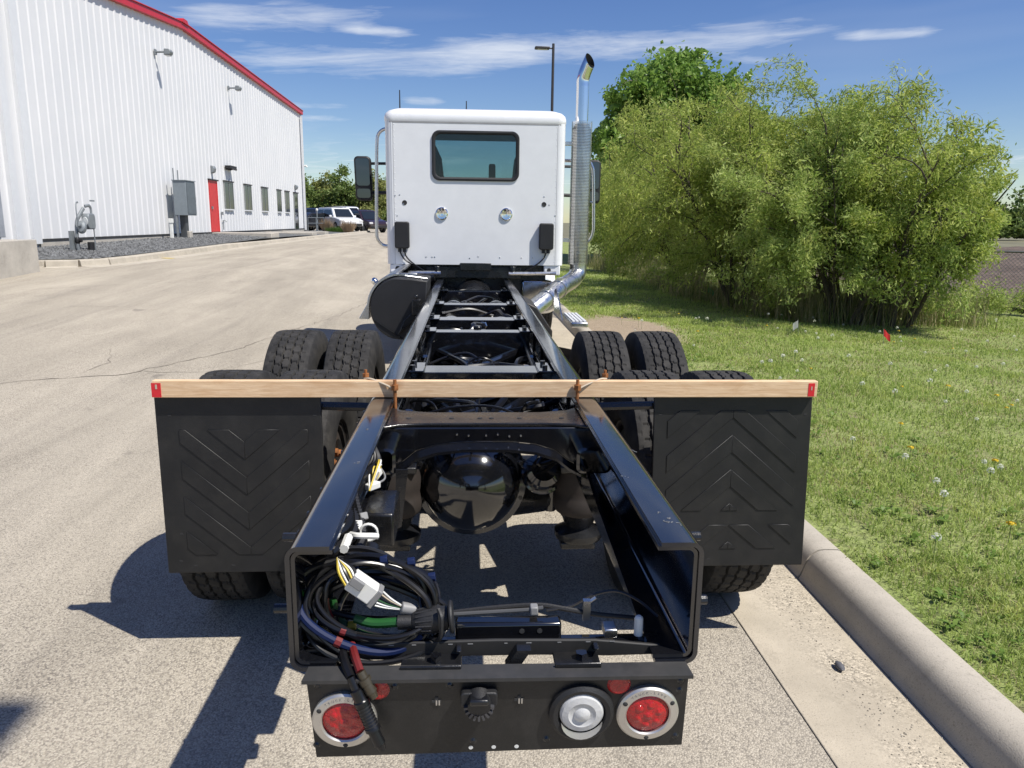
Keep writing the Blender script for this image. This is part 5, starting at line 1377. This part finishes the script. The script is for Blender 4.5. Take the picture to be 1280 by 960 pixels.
# right side: polished tank, step, bracket, exhaust
T2 = arc(.84, .84, .20, -90, 90, 16)+[(.56, 1.04), (.56, .64)]
pt_ = obj('polished_tank', MB().prism(T2, 'y', 9.1, 10.9), mat('polished_aluminium', (.70, .70, .70), .14, 1.0, var=.04), tk, bevel=.03, fix=True)
sp_ = obj('cab_step', MB().box(.85, 1.0, 6.75, 7.45, .79, .84), M_STEEL, tk, bevel=.012)
for i in range(4): obj('step_tread', MB().box(.865+.034*i, .887+.034*i, 6.78, 7.42, .841, .850), M_TRIM, sp_)
obj('step_plate', MB().prism([(7.2, .80), (7.9, .80), (7.9, 1.02), (7.75, 1.06)], 'x', .82, .832), M_STEEL, sp_)
obj('step_bracket', MB().prism([(.45, .98), (.60, .78), (.68, .70), (.62, .66), (.45, .86)], 'y', 6.7, 6.72), M_RIM, tk)
obj('inner_guard', MB().add([(.56, 5.55, .82), (.76, 5.55, .78), (.78, 5.7, .56), (.60, 5.7, .50), (.56, 5.56, .82), (.76, 5.56, .78), (.78, 5.71, .56), (.60, 5.71, .50)], [(0,1,2,3),(7,6,5,4),(0,4,5,1),(1,5,6,2),(2,6,7,3),(3,7,4,0)]), M_MATTE, tk, fix=True)
obj('side_bracket', MB().prism([(.455, 1.0), (.56, .95), (.70, .74), (.70, .68), (.60, .64), (.455, .82)], 'y', 6.9, 7.6), M_RIM, tk, bevel=.01)
ex = obj('exhaust_stack', MB().tube([(1.235, 9.2, 2.72), (1.235, 9.2, 3.22)], .072, 28, cap=False), M_CHROME, tk)
tipc = bez([(1.235, 9.2, 3.21), (1.235, 9.2, 3.29), (1.25, 9.19, 3.36), (1.28, 9.175, 3.44), (1.315, 9.155, 3.52), (1.345, 9.14, 3.58)], 6)
tb = MB().tube(tipc, .072, 28, cap=False)
for i, v in enumerate(tb.v):                                        # slash-cut the tip
    nrm = Vector((.62, -.62, .40)).normalized(); q = Vector(v)-Vector((1.315, 9.155, 3.465)); d = q.dot(nrm)
    if d > 0: tb.v[i] = tuple(Vector(v)-Vector((.40, -.25, .88)).normalized()*(d/Vector((.40, -.25, .88)).normalized().dot(nrm)))
obj('stack_tip', tb, M_CHROME, ex)
ti = MB().tube(tipc, .0695, 28, cap=False)
for i, v in enumerate(ti.v):
    nrm = Vector((.62, -.62, .40)).normalized(); q = Vector(v)-Vector((1.315, 9.155, 3.465)); d = q.dot(nrm)
    if d > 0: ti.v[i] = tuple(Vector(v)-Vector((.40, -.25, .88)).normalized()*(d/Vector((.40, -.25, .88)).normalized().dot(nrm)))
obj('stack_lining', ti, mat('soot', (.012, .011, .010), .9), ex)
tb2 = MB(); tb2.v = [tuple(np.array(v)) for v in tb.v]; tb2.f = list(tb.f)
inn = MB().tube([Vector(p)-Vector((0, 0, .004)) for p in tipc[:21]], .066, 20, cap=True); obj('stack_inside', inn, mat('soot', (.012, .011, .010), .9), ex)
# perforated heat shield: three-quarter sleeve with rows of punched holes
def shield(cx, cy, z0, z1, r):
    mb = MB(); na, nz = 44, int((z1-z0)/.0165); a0 = radians(115); A = [a0+radians(305)*i/na for i in range(na+1)]; dz = (z1-z0)/nz
    def P(a, z): return (cx+r*cos(a), cy+r*sin(a), z)
    for i in range(na):
        for j in range(nz):
            am, zm = (A[i]+A[i+1])/2, z0+dz*(j+.5); h = .33; da = (A[1]-A[0])
            o = [P(A[i], z0+dz*j), P(A[i+1], z0+dz*j), P(A[i+1], z0+dz*(j+1)), P(A[i], z0+dz*(j+1))]
            n_ = [P(am-da*h, zm-dz*h), P(am+da*h, zm-dz*h), P(am+da*h, zm+dz*h), P(am-da*h, zm+dz*h)]
            mb.add(o+n_, [(0,1,5,4),(1,2,6,5),(2,3,7,6),(3,0,4,7)])
    return mb
M_SHIELD = mat('shield_steel', (.66, .66, .66), .2, 1.0, var=.1, rough_var=.08)
obj('heat_shield', shield(1.24, 9.2, 1.22, 2.84, .118), M_SHIELD, ex)
obj('muffler', MB().tube([(1.24, 9.2, 1.18), (1.24, 9.2, 1.26), (1.24, 9.2, 2.76), (1.24, 9.2, 2.82)], [.08, .105, .105, .075], 28), mat('muffler_steel', (.06, .06, .06), .6, .6, var=.4), ex)
obj('elbow_pipe', MB().tube(bez([(.62, 8.3, .77), (.80, 8.5, .88), (1.0, 8.8, .985), (1.15, 9.05, 1.04), (1.235, 9.19, 1.12), (1.24, 9.20, 1.27)], 8), .098, 24), mat('aluminised_pipe', (.66, .66, .65), .32, 1.0, var=.1, rough_var=.1), ex)
cl = MB()
for t_ in ((.80, 8.5, .88), (.97, 8.75, .97)): cl.lathe([(.100, -.025), (.106, -.025), (.106, .025), (.100, .025)], t_, (.52, .80, .32), 28).box(t_[0]-.03, t_[0]+.03, t_[1]-.05, t_[1]+.01, t_[2]+.085, t_[2]+.12)
obj('pipe_clamp', cl, M_STEEL, ex)
for zz in (1.5, 2.6): obj('stack_bracket', MB().box(1.02, 1.14, 9.2, 9.28, zz-.02, zz+.02), M_STEEL, ex, bevel=.004)

# ------------------------------------------------------------------ the cab (a part of the truck; its pieces are sub-parts)
CX, CW, CY0, CY1, CZ0, CZ1 = .02, 2.03, 9.0, 10.85, 1.215, 2.79
hwc = CW/2; rad_ = .075
cab_sides = []
for s in (-1, 1):
    loop = [(CX+s*hwc, CY1)]+[(CX+s*(hwc-rad_+rad_*cos(radians(a))), CY0+rad_-rad_*sin(radians(a))) for a in range(0, 91, 10)]
    inner = [(CX+s*(hwc-rad_), CY0+.05), (CX+s*(hwc-.05), CY0+.05), (CX+s*(hwc-.05), CY1)]
    cab_sides.append(MB().ring_faces([[(x, y, CZ0) for x, y in loop+inner], [(x, y, CZ1) for x, y in loop+inner]], True))
# rear panel with the window opening
W0, W1, WZ0, WZ1 = -.455, .492, 2.170, 2.678
wc = ((W0+W1)/2, (WZ0+WZ1)/2); ww, wh_ = W1-W0, WZ1-WZ0
ri_ = rrect(wc[0], wc[1], ww, wh_, .075, 7); 
hx, z0_, z1_ = hwc-rad_+.004, CZ0, CZ1-.012
yb = CY0-.004
pv = [(x, yb, z) for x, z in ri_]+[(x, yb+.05, z) for x, z in ri_]+[(CX+hx, yb, z1_), (CX-hx, yb, z1_), (CX-hx, yb, z0_), (CX+hx, yb, z0_)]+[(CX+hx, yb+.03, z1_), (CX-hx, yb+.03, z1_), (CX-hx, yb+.03, z0_), (CX+hx, yb+.03, z0_)]
n8 = len(ri_); q4 = n8//4; pf = [(i, (i+1) % n8, n8+(i+1) % n8, n8+i) for i in range(n8)]; o4 = 2*n8
for c4 in range(4):
    for i in range(c4*q4, c4*q4+q4-1): pf.append((i, o4+c4, i+1))
    pf.append((c4*q4+q4-1, o4+c4, o4+(c4+1) % 4, ((c4+1)*q4) % n8)); pf.append((o4+c4, o4+4+c4, o4+4+(c4+1) % 4, o4+(c4+1) % 4))
cab = obj('cab', MB().add(pv, pf), M_CAB, tk, angle=30)
for mb_ in cab_sides: obj('cab_side', mb_, M_CAB, cab)
fr0 = rrect(wc[0], wc[1], ww+.035, wh_+.035, .085, 7); fr1 = rrect(wc[0], wc[1], ww-.045, wh_-.045, .06, 7)
obj('window_seal', MB().ring_faces([[(x, yb+.0, z) for x, z in fr0], [(x, yb-.014, z) for x, z in fr0], [(x, yb-.018, z) for x, z in [( (a[0]+b[0])/2, (a[1]+b[1])/2) for a, b in zip(fr0, fr1)]], [(x, yb-.008, z) for x, z in fr1], [(x, yb+.02, z) for x, z in fr1]], True), M_MATTE, cab)
obj('rear_window', MB().add([(x, yb+.008, z) for x, z in fr1]+[(x, yb+.014, z) for x, z in fr1], [tuple(range(len(fr1))), tuple(range(len(fr1), 2*len(fr1)))[::-1]]), G_CAB, cab)
# roof cap
capm = MB(); base = rrect(CX, (CY0+CY1)/2-.0, CW+.016, CY1-CY0+.02, .10, 6); rings = []
for inset, z in ((.004, 2.785), (0, 2.80), (0, 2.835), (.010, 2.872), (.04, 2.905), (.09, 2.925), (.17, 2.938)):
    k1, k2 = 1-inset/hwc, 1-inset/((CY1-CY0)/2)
    rings.append([(CX+(x-CX)*k1, (CY0+CY1)/2+(y-(CY0+CY1)/2)*k2, z+(.045*(1-((x-CX)/hwc)**2)*min(1, max(0, (z-2.83)/.07)))) for x, y in base])
inner_ = [[(CX+(x-CX)*k_, (CY0+CY1)/2+(y-(CY0+CY1)/2)*k_, 2.942+.045*(1-((x-CX)*k_/hwc)**2)) for x, y in base] for k_ in (.6, .3, .02)]
obj('roof', capm.ring_faces(rings+inner_, True, False, True), M_CAB, cab, angle=50)
obj('roof_seam', MB().ring_faces([[(CX+(x-CX)*.996, (CY0+CY1)/2+(y-(CY0+CY1)/2)*.996, z) for x, y in base] for z in (2.770, 2.786)], True), mat('seam_sealant', (.30, .30, .30), .7), cab)  # grey sealant band along the joint below the roof cap
obj('headliner', MB().box(CX-.93, CX+.93, CY0+.06, CY1-.1, 2.765, 2.775), mat('headliner_cloth', (.35, .35, .34), .9), cab)
obj('floor', MB().box(CX-hwc+.06, CX+hwc-.06, CY0+.04, CY1, CZ0+.0, CZ0+.03), M_MATTE, cab)
obj('dashboard', MB().prism([(10.35, 1.3), (10.35, 1.85), (10.5, 2.0), (10.84, 2.0), (10.84, 1.3)], 'x', CX-.95, CX+.95), M_MATTE, cab, bevel=.04)
for a, b in ((-hwc+.02, -hwc+.13), (hwc-.13, hwc-.02)): obj('windscreen_pillar', MB().box(CX+a, CX+b, 10.78, 10.845, 1.9, 2.78), M_MATTE, cab)
obj('windscreen', MB().box(CX-hwc+.13, CX+hwc-.13, 10.80, 10.806, 1.99, 2.775), G_CAB, cab)
def seat(x):
    s1 = arc(x, 2.56, .1, 20, 160, 6)
    prof = [(x-.24, 1.75), (x-.27, 2.1), (x-.235, 2.42), (x-.17, 2.56), (x-.10, 2.60), (x+.10, 2.60), (x+.17, 2.56), (x+.235, 2.42), (x+.27, 2.1), (x+.24, 1.75)]
    s_ = obj('seat_back', MB().prism(prof, 'y', 9.32, 9.46), M_SEAT, cab, bevel=.05, fix=True, seg=3)
    obj('seat_cushion', MB().box(x-.26, x+.26, 9.4, 9.95, 1.62, 1.78), M_SEAT, cab, bevel=.05)
    obj('seat_base', MB().box(x-.2, x+.2, 9.45, 9.85, 1.25, 1.62), M_MATTE, cab)
seat(-.61); seat(.71)
obj('steering_wheel', MB().tube([(-.5+.2*cos(a*pi/12), 10.2+.10*sin(a*pi/12), 1.95+.17*sin(a*pi/12)) for a in range(24)], .016, 8, closed=True), M_MATTE, cab)
obj('gear_console', MB().box(.18, .26, 9.5, 9.6, 1.3, 2.38), M_MATTE, cab, bevel=.02)
# corner strips with rivets, and other rivets
for s in (-1, 1):
    rv = MB()
    for i in range(24): 
        z = CZ0+.04+i*(CZ1-CZ0-.08)/23; rv.lathe([(.0001, .003), (.004, .002), (.006, 0)], (CX+s*(hwc-.105), yb, z), (0, -1, 0), 8)
    obj('rivet_row', rv, M_CAB, cab)['kind'] = 'stuff'
    obj('corner_strip', MB().box(CX+s*(hwc-.093)-.002, CX+s*(hwc-.093)+.002, yb-.0015, yb+.001, CZ0, CZ1-.015), mat('seam_grey', (.38, .38, .38), .6), cab)
    dr_ = obj('side_window', MB().box(CX+s*(hwc+.001)-.003, CX+s*(hwc+.001)+.003, 9.95, 10.7, 1.95, 2.65), M_CGLASS, cab)
rv = MB()
for x, z in ((-.80, 1.89), (-.87, 1.76), (-.89, 1.98), (-.84, 1.99), (.86, 1.90), (.93, 1.78), (.80, 1.99), (-.55, 1.30), (-.45, 1.30), (-.48, 1.30), (-.05, 1.29), (.05, 1.31), (.55, 1.30), (.68, 1.30), (.3, 1.30), (.82, 1.31)): rv.lathe([(.0001, .004), (.007, .003), (.009, 0)], (x, yb, z), (0, -1, 0), 8)
obj('panel_rivets', rv, M_STEEL, cab)['kind'] = 'stuff'
for x in (-.785, .80): obj('panel_hole', MB().lathe([(.0001, .002), (.020, .002), (.026, .004), (.028, 0)], (x, yb, 1.905), (0, -1, 0), 16), M_DARK, cab)
for x in (-.365, .37):
    obj('round_vent', MB().lathe([(.0001, .010), (.030, .012), (.036, .018), (.060, .020), (.070, .012), (.072, 0)], (x, yb, 1.79), (0, -1, 0), 28), M_CHROME, cab)
for x in (-.815, .83):
    lf_ = obj('work_lamp', MB().prism(rrect(x, 1.545, .165, .30, .025, 4), 'y', yb-.075, yb-.008), M_MATTE, cab, bevel=.012)
    for dx in (-.03, .025): obj('lamp_connector', MB().cyl((x+dx, yb-.04, 1.40), (x+dx, yb-.04, 1.355), .02, 10), M_MATTE, cab)
for p in ([(-.845, yb-.04, 1.36), (-.80, yb-.03, 1.28), (-.72, yb-.02, 1.22), (-.60, yb+.02, 1.15)], [(-.79, yb-.04, 1.36), (-.77, yb-.03, 1.30), (-.70, yb-.03, 1.23), (-.55, yb+.02, 1.12)], [(.83, yb-.04, 1.36), (.80, yb-.03, 1.29), (.72, yb-.02, 1.22), (.6, yb+.02, 1.15)]):
    obj('lamp_cable', MB().tube(bez(p), .009, 6), M_BLACKC, cab)
obj('lower_skirt', MB().box(CX-hwc+.03, CX-hwc+.18, CY0+.01, CY0+.06, 1.12, CZ0).box(CX+hwc-.22, CX+hwc-.03, CY0+.01, CY0+.06, 1.10, CZ0), M_CAB, cab, bevel=.012)
obj('skirt_grommet', MB().lathe([(.0001, .004), (.022, .006), (.03, 0)], (CX-hwc+.12, CY0+.01, 1.165), (0, -1, 0), 14).lathe([(.0001, .004), (.018, .006), (.024, 0)], (CX+hwc-.16, CY0+.01, 1.16), (0, -1, 0), 14), M_DARK, cab)
obj('under_cab', MB().box(-.85, .85, 9.15, 10.8, .78, 1.2), M_PAINT2, tk)
obj('cab_mount', MB().box(-.55, .55, 9.02, 9.12, 1.06, 1.19).box(-.16, .2, 8.98, 9.02, 1.15, 1.235).tube([(-.42, 8.95, 1.1), (-.42, 8.95, 1.2)], .03, 8).tube([(.45, 8.95, 1.1), (.45, 8.95, 1.2)], .03, 8), M_PAINT2, tk, bevel=.006)
obj('cross_tube', MB().tube([(-.75, 8.92, 1.12), (-.38, 8.92, 1.12)], .025, 8).tube([(.40, 8.92, 1.12), (.95, 8.95, 1.13)], .02, 8), M_STEEL, tk)
obj('spring_strut', MB().tube([(-.9, 8.95, 1.0), (-.45, 8.9, 1.08)], .05, 10).box(-.95, -.5, 8.95, 9.05, .85, 1.1), M_PAINT2, tk)
# mirrors and grab handles
for s in (-1, 1):
    mx_ = -1.415 if s < 0 else 1.555
    P_ = rrect(mx_, 2.23, .215, .555, .055, 5)
    if s < 0: P_ = [(x+(z-2.23)*.03*-1, z) for x, z in P_]
    mr = obj('mirror', MB().prism(P_, 'y', 10.30, 10.40), M_MATTE, tk, bevel=.02, fix=True)
    P2 = rrect(mx_, 2.31, .17, .34, .035, 4); P3 = rrect(mx_, 2.045, .17, .115, .03, 4)
    for nm, PP in (('mirror_glass', P2), ('wide_mirror_glass', P3)):
        if s < 0: PP = [(x-(z-2.23)*.03, z) for x, z in PP]
        obj(nm, MB().prism(PP, 'y', 10.292, 10.299), mat('mirror_glass', (.10, .11, .125), .03, 1.0, var=.02), mr)
    obj('mirror_arm', MB().tube([(mx_-s*.08, 10.36, 2.05), (s*(hwc)+CX, 10.3, 2.06)], .022, 8).tube([(mx_-s*.08, 10.36, 2.42), (s*(hwc)+CX, 10.3, 2.42)], .018, 8), M_MATTE, mr)
    hx_ = -1.155 if s < 0 else 1.44
    if s < 0: hp = [(-1.0, 9.55, 2.76), (-1.07, 9.58, 2.755), (-1.13, 9.6, 2.70), (-1.15, 9.6, 2.58), (-1.165, 9.6, 2.1), (-1.175, 9.6, 1.6), (-1.165, 9.6, 1.48), (-1.10, 9.6, 1.41), (-1.0, 9.55, 1.40)]
    else: hp = [(1.02, 9.6, 2.44), (1.36, 9.6, 2.43), (1.43, 9.6, 2.38), (1.455, 9.6, 2.25), (1.475, 9.6, 1.75), (1.475, 9.6, 1.60), (1.44, 9.6, 1.50), (1.36, 9.6, 1.47), (1.02, 9.6, 1.5)]
    obj('grab_handle', MB().tube(bez(hp, 8), .020, 10), M_STEEL, tk)
obj('grab_handle', MB().tube([(1.30, 9.3, 1.95), (1.46, 9.6, 1.95)], .012, 6), M_STEEL, tk)
for x, y, z1 in ((-.90, 9.95, 3.26), (-.09, 10.3, 3.2)): obj('antenna', MB().tube([(x, y, 2.9), (x, y, 3.0), (x, y, z1)], [.012, .009, .006], 8), M_MATTE, tk)

# wiring harness along the inside of the left rail
for k_ in range(3):
    lp = bez([(-.39+.012*k_, 1.66, .99-.03*k_), (-.37+.02*k_, 1.85, .95-.02*k_), (-.385, 2.1, .93+.02*k_), (-.37+.01*k_, 2.35, .95), (-.385, 2.5, .97)], 40)
    obj('harness_loom', MB().tube(lp, [.0145 if q % 2 else .0115 for q in range(len(lp))], 8), M_BLACKC, tk, angle=20)
hz = random.Random(9)
for y, z, m in ((2.30, .95, M_YELC), (2.27, .94, M_WHITEP), (2.20, .93, M_WHITEP), (1.95, .93, M_GREYP), (1.88, .93, M_WHITEP)):
    c_ = obj('harness_connector', MB().obox((-.345, y, z), (.022, .045, .02), Matrix.Rotation(hz.uniform(-.7, .7), 3, 'Z') @ Matrix.Rotation(hz.uniform(-.6, .6), 3, 'X')), m, tk, bevel=.003)
for i in range(9): obj('loose_wire', MB().tube(bez([(-.35+hz.gauss(0, .01), 2.32+hz.gauss(0, .04), .95), (-.335+hz.gauss(0, .012), 2.26, .955+hz.gauss(0, .015)), (-.35, 2.2+hz.gauss(0, .02), .93)]), .003, 5), hz.choice((M_YELC, M_WHITEP, M_GREYP)), tk)
obj('white_clip', MB().tube(bez([(-.35, 1.80, .945), (-.33, 1.78, .95), (-.30, 1.79, .945), (-.285, 1.80, .94)]), .008, 8).tube([(-.35, 1.76, .955), (-.35, 1.69, .955)], .011, 8), M_WHITEP, tk)
obj('ring_clip', MB().tube([(-.315+.022*cos(a*pi/8), 1.86, .925+.022*sin(a*pi/8)) for a in range(16)], .004, 6, closed=True), M_WHITEP, tk)
obj('side_valve', MB().box(-.36, -.27, 2.05, 2.25, .80, .90).cyl((-.33, 2.0, .82), (-.33, 1.93, .80), .03, 12), M_PAINT2, tk, bevel=.008)
obj('rail_stiffener', MB().prism([(2.55, .79), (1.60, .79), (1.60, .80), (2.3, .86), (2.55, .90)], 'x', .335, .345), M_PAINT, tk)
obj('dangling_bracket', MB().prism([(-.30, .90), (-.26, .90), (-.285, .70), (-.305, .69)], 'y', 2.44, 2.45), M_PAINT2, tk)

# ------------------------------------------------------------------ coiled cables resting inside the rear of the frame
cc = thing('cable_coil', 'coil of black cables with plugs stuffed in the left rear of the frame', 'cable coil', (-.27, 1.62, .80))
cr_ = random.Random(21); ctrc = Vector((-.275, 1.605, .868)); ux = Vector((1, 0, -.12)).normalized(); uz = Vector((0, .42, .9)).normalized(); un_ = ux.cross(uz)
tape = [('blue', M_BLUEC), ('red', M_REDC), ('green', M_GREENC), ('yellow', M_YELC)]
for i in range(19):
    rx, rz_ = .124+cr_.gauss(0, .020), .084+cr_.gauss(0, .017); of = ux*cr_.gauss(0, .014)+uz*cr_.gauss(0, .012)+un_*cr_.uniform(-.05, .05)
    r = cr_.choice((.0065, .0075, .009, .0055)); ph = cr_.uniform(0, 6)
    def pt(a): 
        low = 1+.16*max(0, -sin(a)); return ctrc+of+ux*rx*cos(a)*low+uz*rz_*sin(a)*low+un_*.016*sin(2*a+ph)+(ux*sin(3*a+ph*2)+uz*sin(2*a+ph*3))*.0065
    m = M_BLACKC if i not in (3, 7, 10) else (M_BLUEC, M_REDC, M_GREENC)[(3, 7, 10).index(i)]
    if m is M_BLACKC: cb = obj('cable', MB().tube([pt(2*pi*k/48) for k in range(48)], r, 8, closed=True), m, cc)
    else: cb = obj('cable', MB().tube([pt(pi*1.05+pi*.75*k/20) for k in range(21)], r, 8), m, cc, label={id(M_BLUEC): 'blue cable', id(M_REDC): 'red cable', id(M_GREENC): 'green cable'}[id(m)])
    if i % 3 == 0:
        a = cr_.choice((.5, 1.1, 1.7, 2.3, 3.9, 4.3)); mm = tape[(i//3) % 4][1]
        obj('tape_band', MB().tube([pt(a-.04), pt(a), pt(a+.04)], r*1.25, 8), mm, cc)
for x, z, m in ((-.245, .968, M_BLUEC), (-.185, .962, M_BLUEC), (-.19, .95, M_REDC), (-.14, .925, M_BLUEC), (-.31, .955, M_BLUEC), (-.33, .80, M_YELC), (-.32, .81, M_YELC), (-.335, .775, M_GREENC)):
    obj('cable_tie', MB().tube([(x-.010, 1.60, z), (x+.006, 1.60, z+.002)], .011, 8), m, cc, bevel=.001)
wcn = obj('white_connector', MB().obox((-.290, 1.555, .928), (.062, .034, .042), Matrix.Rotation(radians(38), 3, 'Y')), M_WHITEP, cc, bevel=.003)
obj('connector_collar', MB().obox((-.262, 1.555, .905), (.012, .036, .046), Matrix.Rotation(radians(38), 3, 'Y')), M_GREYP, wcn, bevel=.002)
obj('connector_latch', MB().obox((-.298, 1.535, .945), (.03, .012, .02), Matrix.Rotation(radians(38), 3, 'Y')), M_GREYP, wcn, bevel=.002)
for i in range(6):
    o_ = (i-2.5)*.006; obj('pin_wire', MB().tube(bez([(-.312+o_*.7, 1.55, .944+o_), (-.325+o_, 1.56, .965+o_*.4), (-.345, 1.58, .985)], 5), .0028, 5), (M_YELC, M_WHITEP, M_BLACKC)[i % 3], cc)
    obj('pin_wire', MB().tube(bez([(-.256+o_*.6, 1.555, .900+o_*1.1), (-.235+o_*.4, 1.56, .885+o_*.7), (-.205, 1.57, .868+o_*.25)], 5), .0025, 5), (M_WHITEP, M_WHITEP, M_GREENC, M_BLACKC, M_STRAP, M_WHITEP)[i], cc)
obj('small_plug', MB().cyl((-.208, 1.565, .872), (-.178, 1.572, .862), .013, 12), M_GREYP, cc, bevel=.002)
sk = obj('trailer_plug', MB().tube([(-.215, 1.555, .842), (-.185, 1.555, .842), (-.180, 1.555, .843), (-.165, 1.555, .845), (-.15, 1.555, .847), (-.125, 1.555, .850), (-.122, 1.555, .850), (-.105, 1.555, .851)], [.016, .016, .020, .027, .030, .031, .027, .026], 20), M_MATTE, cc)
rbs = MB()
for i in range(16):
    a = 2*pi*i/16; rbs.tube([(-.175, 1.555+.026*cos(a), .844+.026*sin(a)), (-.14, 1.555+.031*cos(a), .848+.031*sin(a))], .0022, 4)
obj('plug_ribs', rbs, M_MATTE, sk)['kind'] = 'stuff'
obj('plug_lid', MB().lathe([(.0001, .004), (.034, .004), (.036, 0), (.034, -.004), (.0001, -.004)], (-.098, 1.55, .856), (1, 0, .1), 24), M_MATTE, sk)
obj('lid_strap', MB().tube(bez([(-.125, 1.53, .885), (-.118, 1.515, .87), (-.120, 1.515, .83), (-.128, 1.53, .812), (-.145, 1.55, .806)]), .005, 6), M_MATTE, sk)
obj('green_lead', MB().tube(bez([(-.31, 1.57, .845), (-.27, 1.56, .838), (-.215, 1.555, .842)]), .0105, 10), M_GREENC, cc, label='green cable lead')
obj('green_lead', MB().tube(bez([(-.405, 1.60, .90), (-.402, 1.59, .865), (-.392, 1.58, .84)]), .008, 8), M_GREENC, cc)
# two plugs hanging out over the light board
for nm, pts, r, m in (('hanging_lead', [(-.335, 1.53, .80), (-.322, 1.49, .79), (-.304, 1.455, .773)], .010, M_BLACKC), ('hanging_lead', [(-.312, 1.53, .805), (-.300, 1.49, .80), (-.285, 1.458, .784)], .009, M_REDC)):
    obj(nm, MB().tube(bez(pts), r, 8), m, cc)
hpath = [(-.305, 1.455, .775), (-.297, 1.45, .758), (-.294, 1.448, .752), (-.2935, 1.448, .750), (-.284, 1.445, .728), (-.2835, 1.445, .726), (-.2805, 1.444, .718), (-.280, 1.444, .716), (-.262, 1.438, .672), (-.2615, 1.438, .670), (-.259, 1.437, .663), (-.2585, 1.437, .661), (-.246, 1.434, .632), (-.245, 1.434, .630), (-.240, 1.432, .618)]
obj('hanging_plug', MB().tube(hpath, [.009, .0095, .0095, .014, .014, .0165, .0165, .0145, .0145, .0165, .0165, .0125, .013, .0105, .008], 14), M_BLACKC, cc)
pr_ = MB()
for i in range(7): 
    t_ = Vector((-.279, 1.444, .713)).lerp(Vector((-.263, 1.438, .675)), i/6); pr_.tube([t_, t_+Vector((.0009, -.0003, -.0022))], .0154, 14)
obj('plug_grip', pr_, M_MATTE, cc)['kind'] = 'stuff'
obj('hanging_plug', MB().tube([(-.285, 1.458, .785), (-.278, 1.455, .772), (-.2775, 1.455, .771), (-.272, 1.453, .760), (-.2715, 1.453, .759), (-.262, 1.45, .742), (-.2615, 1.45, .741), (-.256, 1.448, .730)], [.010, .010, .0145, .0145, .013, .013, .0105, .009], 12), mat('bronze_plug', (.10, .085, .06), .4, .6, var=.3), cc)
# ------------------------------------------------------------------ the marker bar laid across the frame
wb = thing('wooden_bar', 'long bare pine board laid across the frame with red tape at both ends', 'board', (0.04, 2.86, FT))
obj('plank', MB().box(-1.228, 1.292, 2.845, 2.875, FT+.002, FT+.066), M_WOOD, wb, bevel=.0025)
for x0, x1 in ((-1.2305, -1.196), (1.255, 1.280)):
    obj('tape_wrap', MB().box(x0, x1, 2.8437, 2.8763, FT+.004 if x0 < 0 else FT+.006, FT+.0575), M_TAPE, wb)
obj('tape_scratch', MB().box(-1.216, -1.209, 2.8428, 2.8435, FT+.035, FT+.052).box(1.266, 1.270, 2.8428, 2.8435, FT+.03, FT+.045), M_STRAP, wb)
for x in (-.335, .352):
    rb = obj('threaded_rod', MB().tube([(x, 2.828, .965), (x, 2.828, 1.125)], .0065, 8), M_RUST, wb)
    obj('rod_nut', MB().cyl((x, 2.828, 1.085), (x, 2.828, 1.105), .014, 6), M_RUST, rb)
    s = -1 if x < 0 else 1
    obj('tie_strap', MB().tube(bez([(x, 2.829, 1.085), (x+s*.03, 2.838, 1.10), (x+s*.09, 2.86, 1.120), (x+s*.12, 2.885, 1.117)], 6), .004, 6), M_STRAP, wb)
    obj('rod_end', MB().cyl((x+s*.115, 2.892, 1.05), (x+s*.115, 2.892, 1.150), .006, 6).cyl((x+s*.115, 2.892, 1.122), (x+s*.115, 2.892, 1.136), .013, 6), M_RUST, wb)
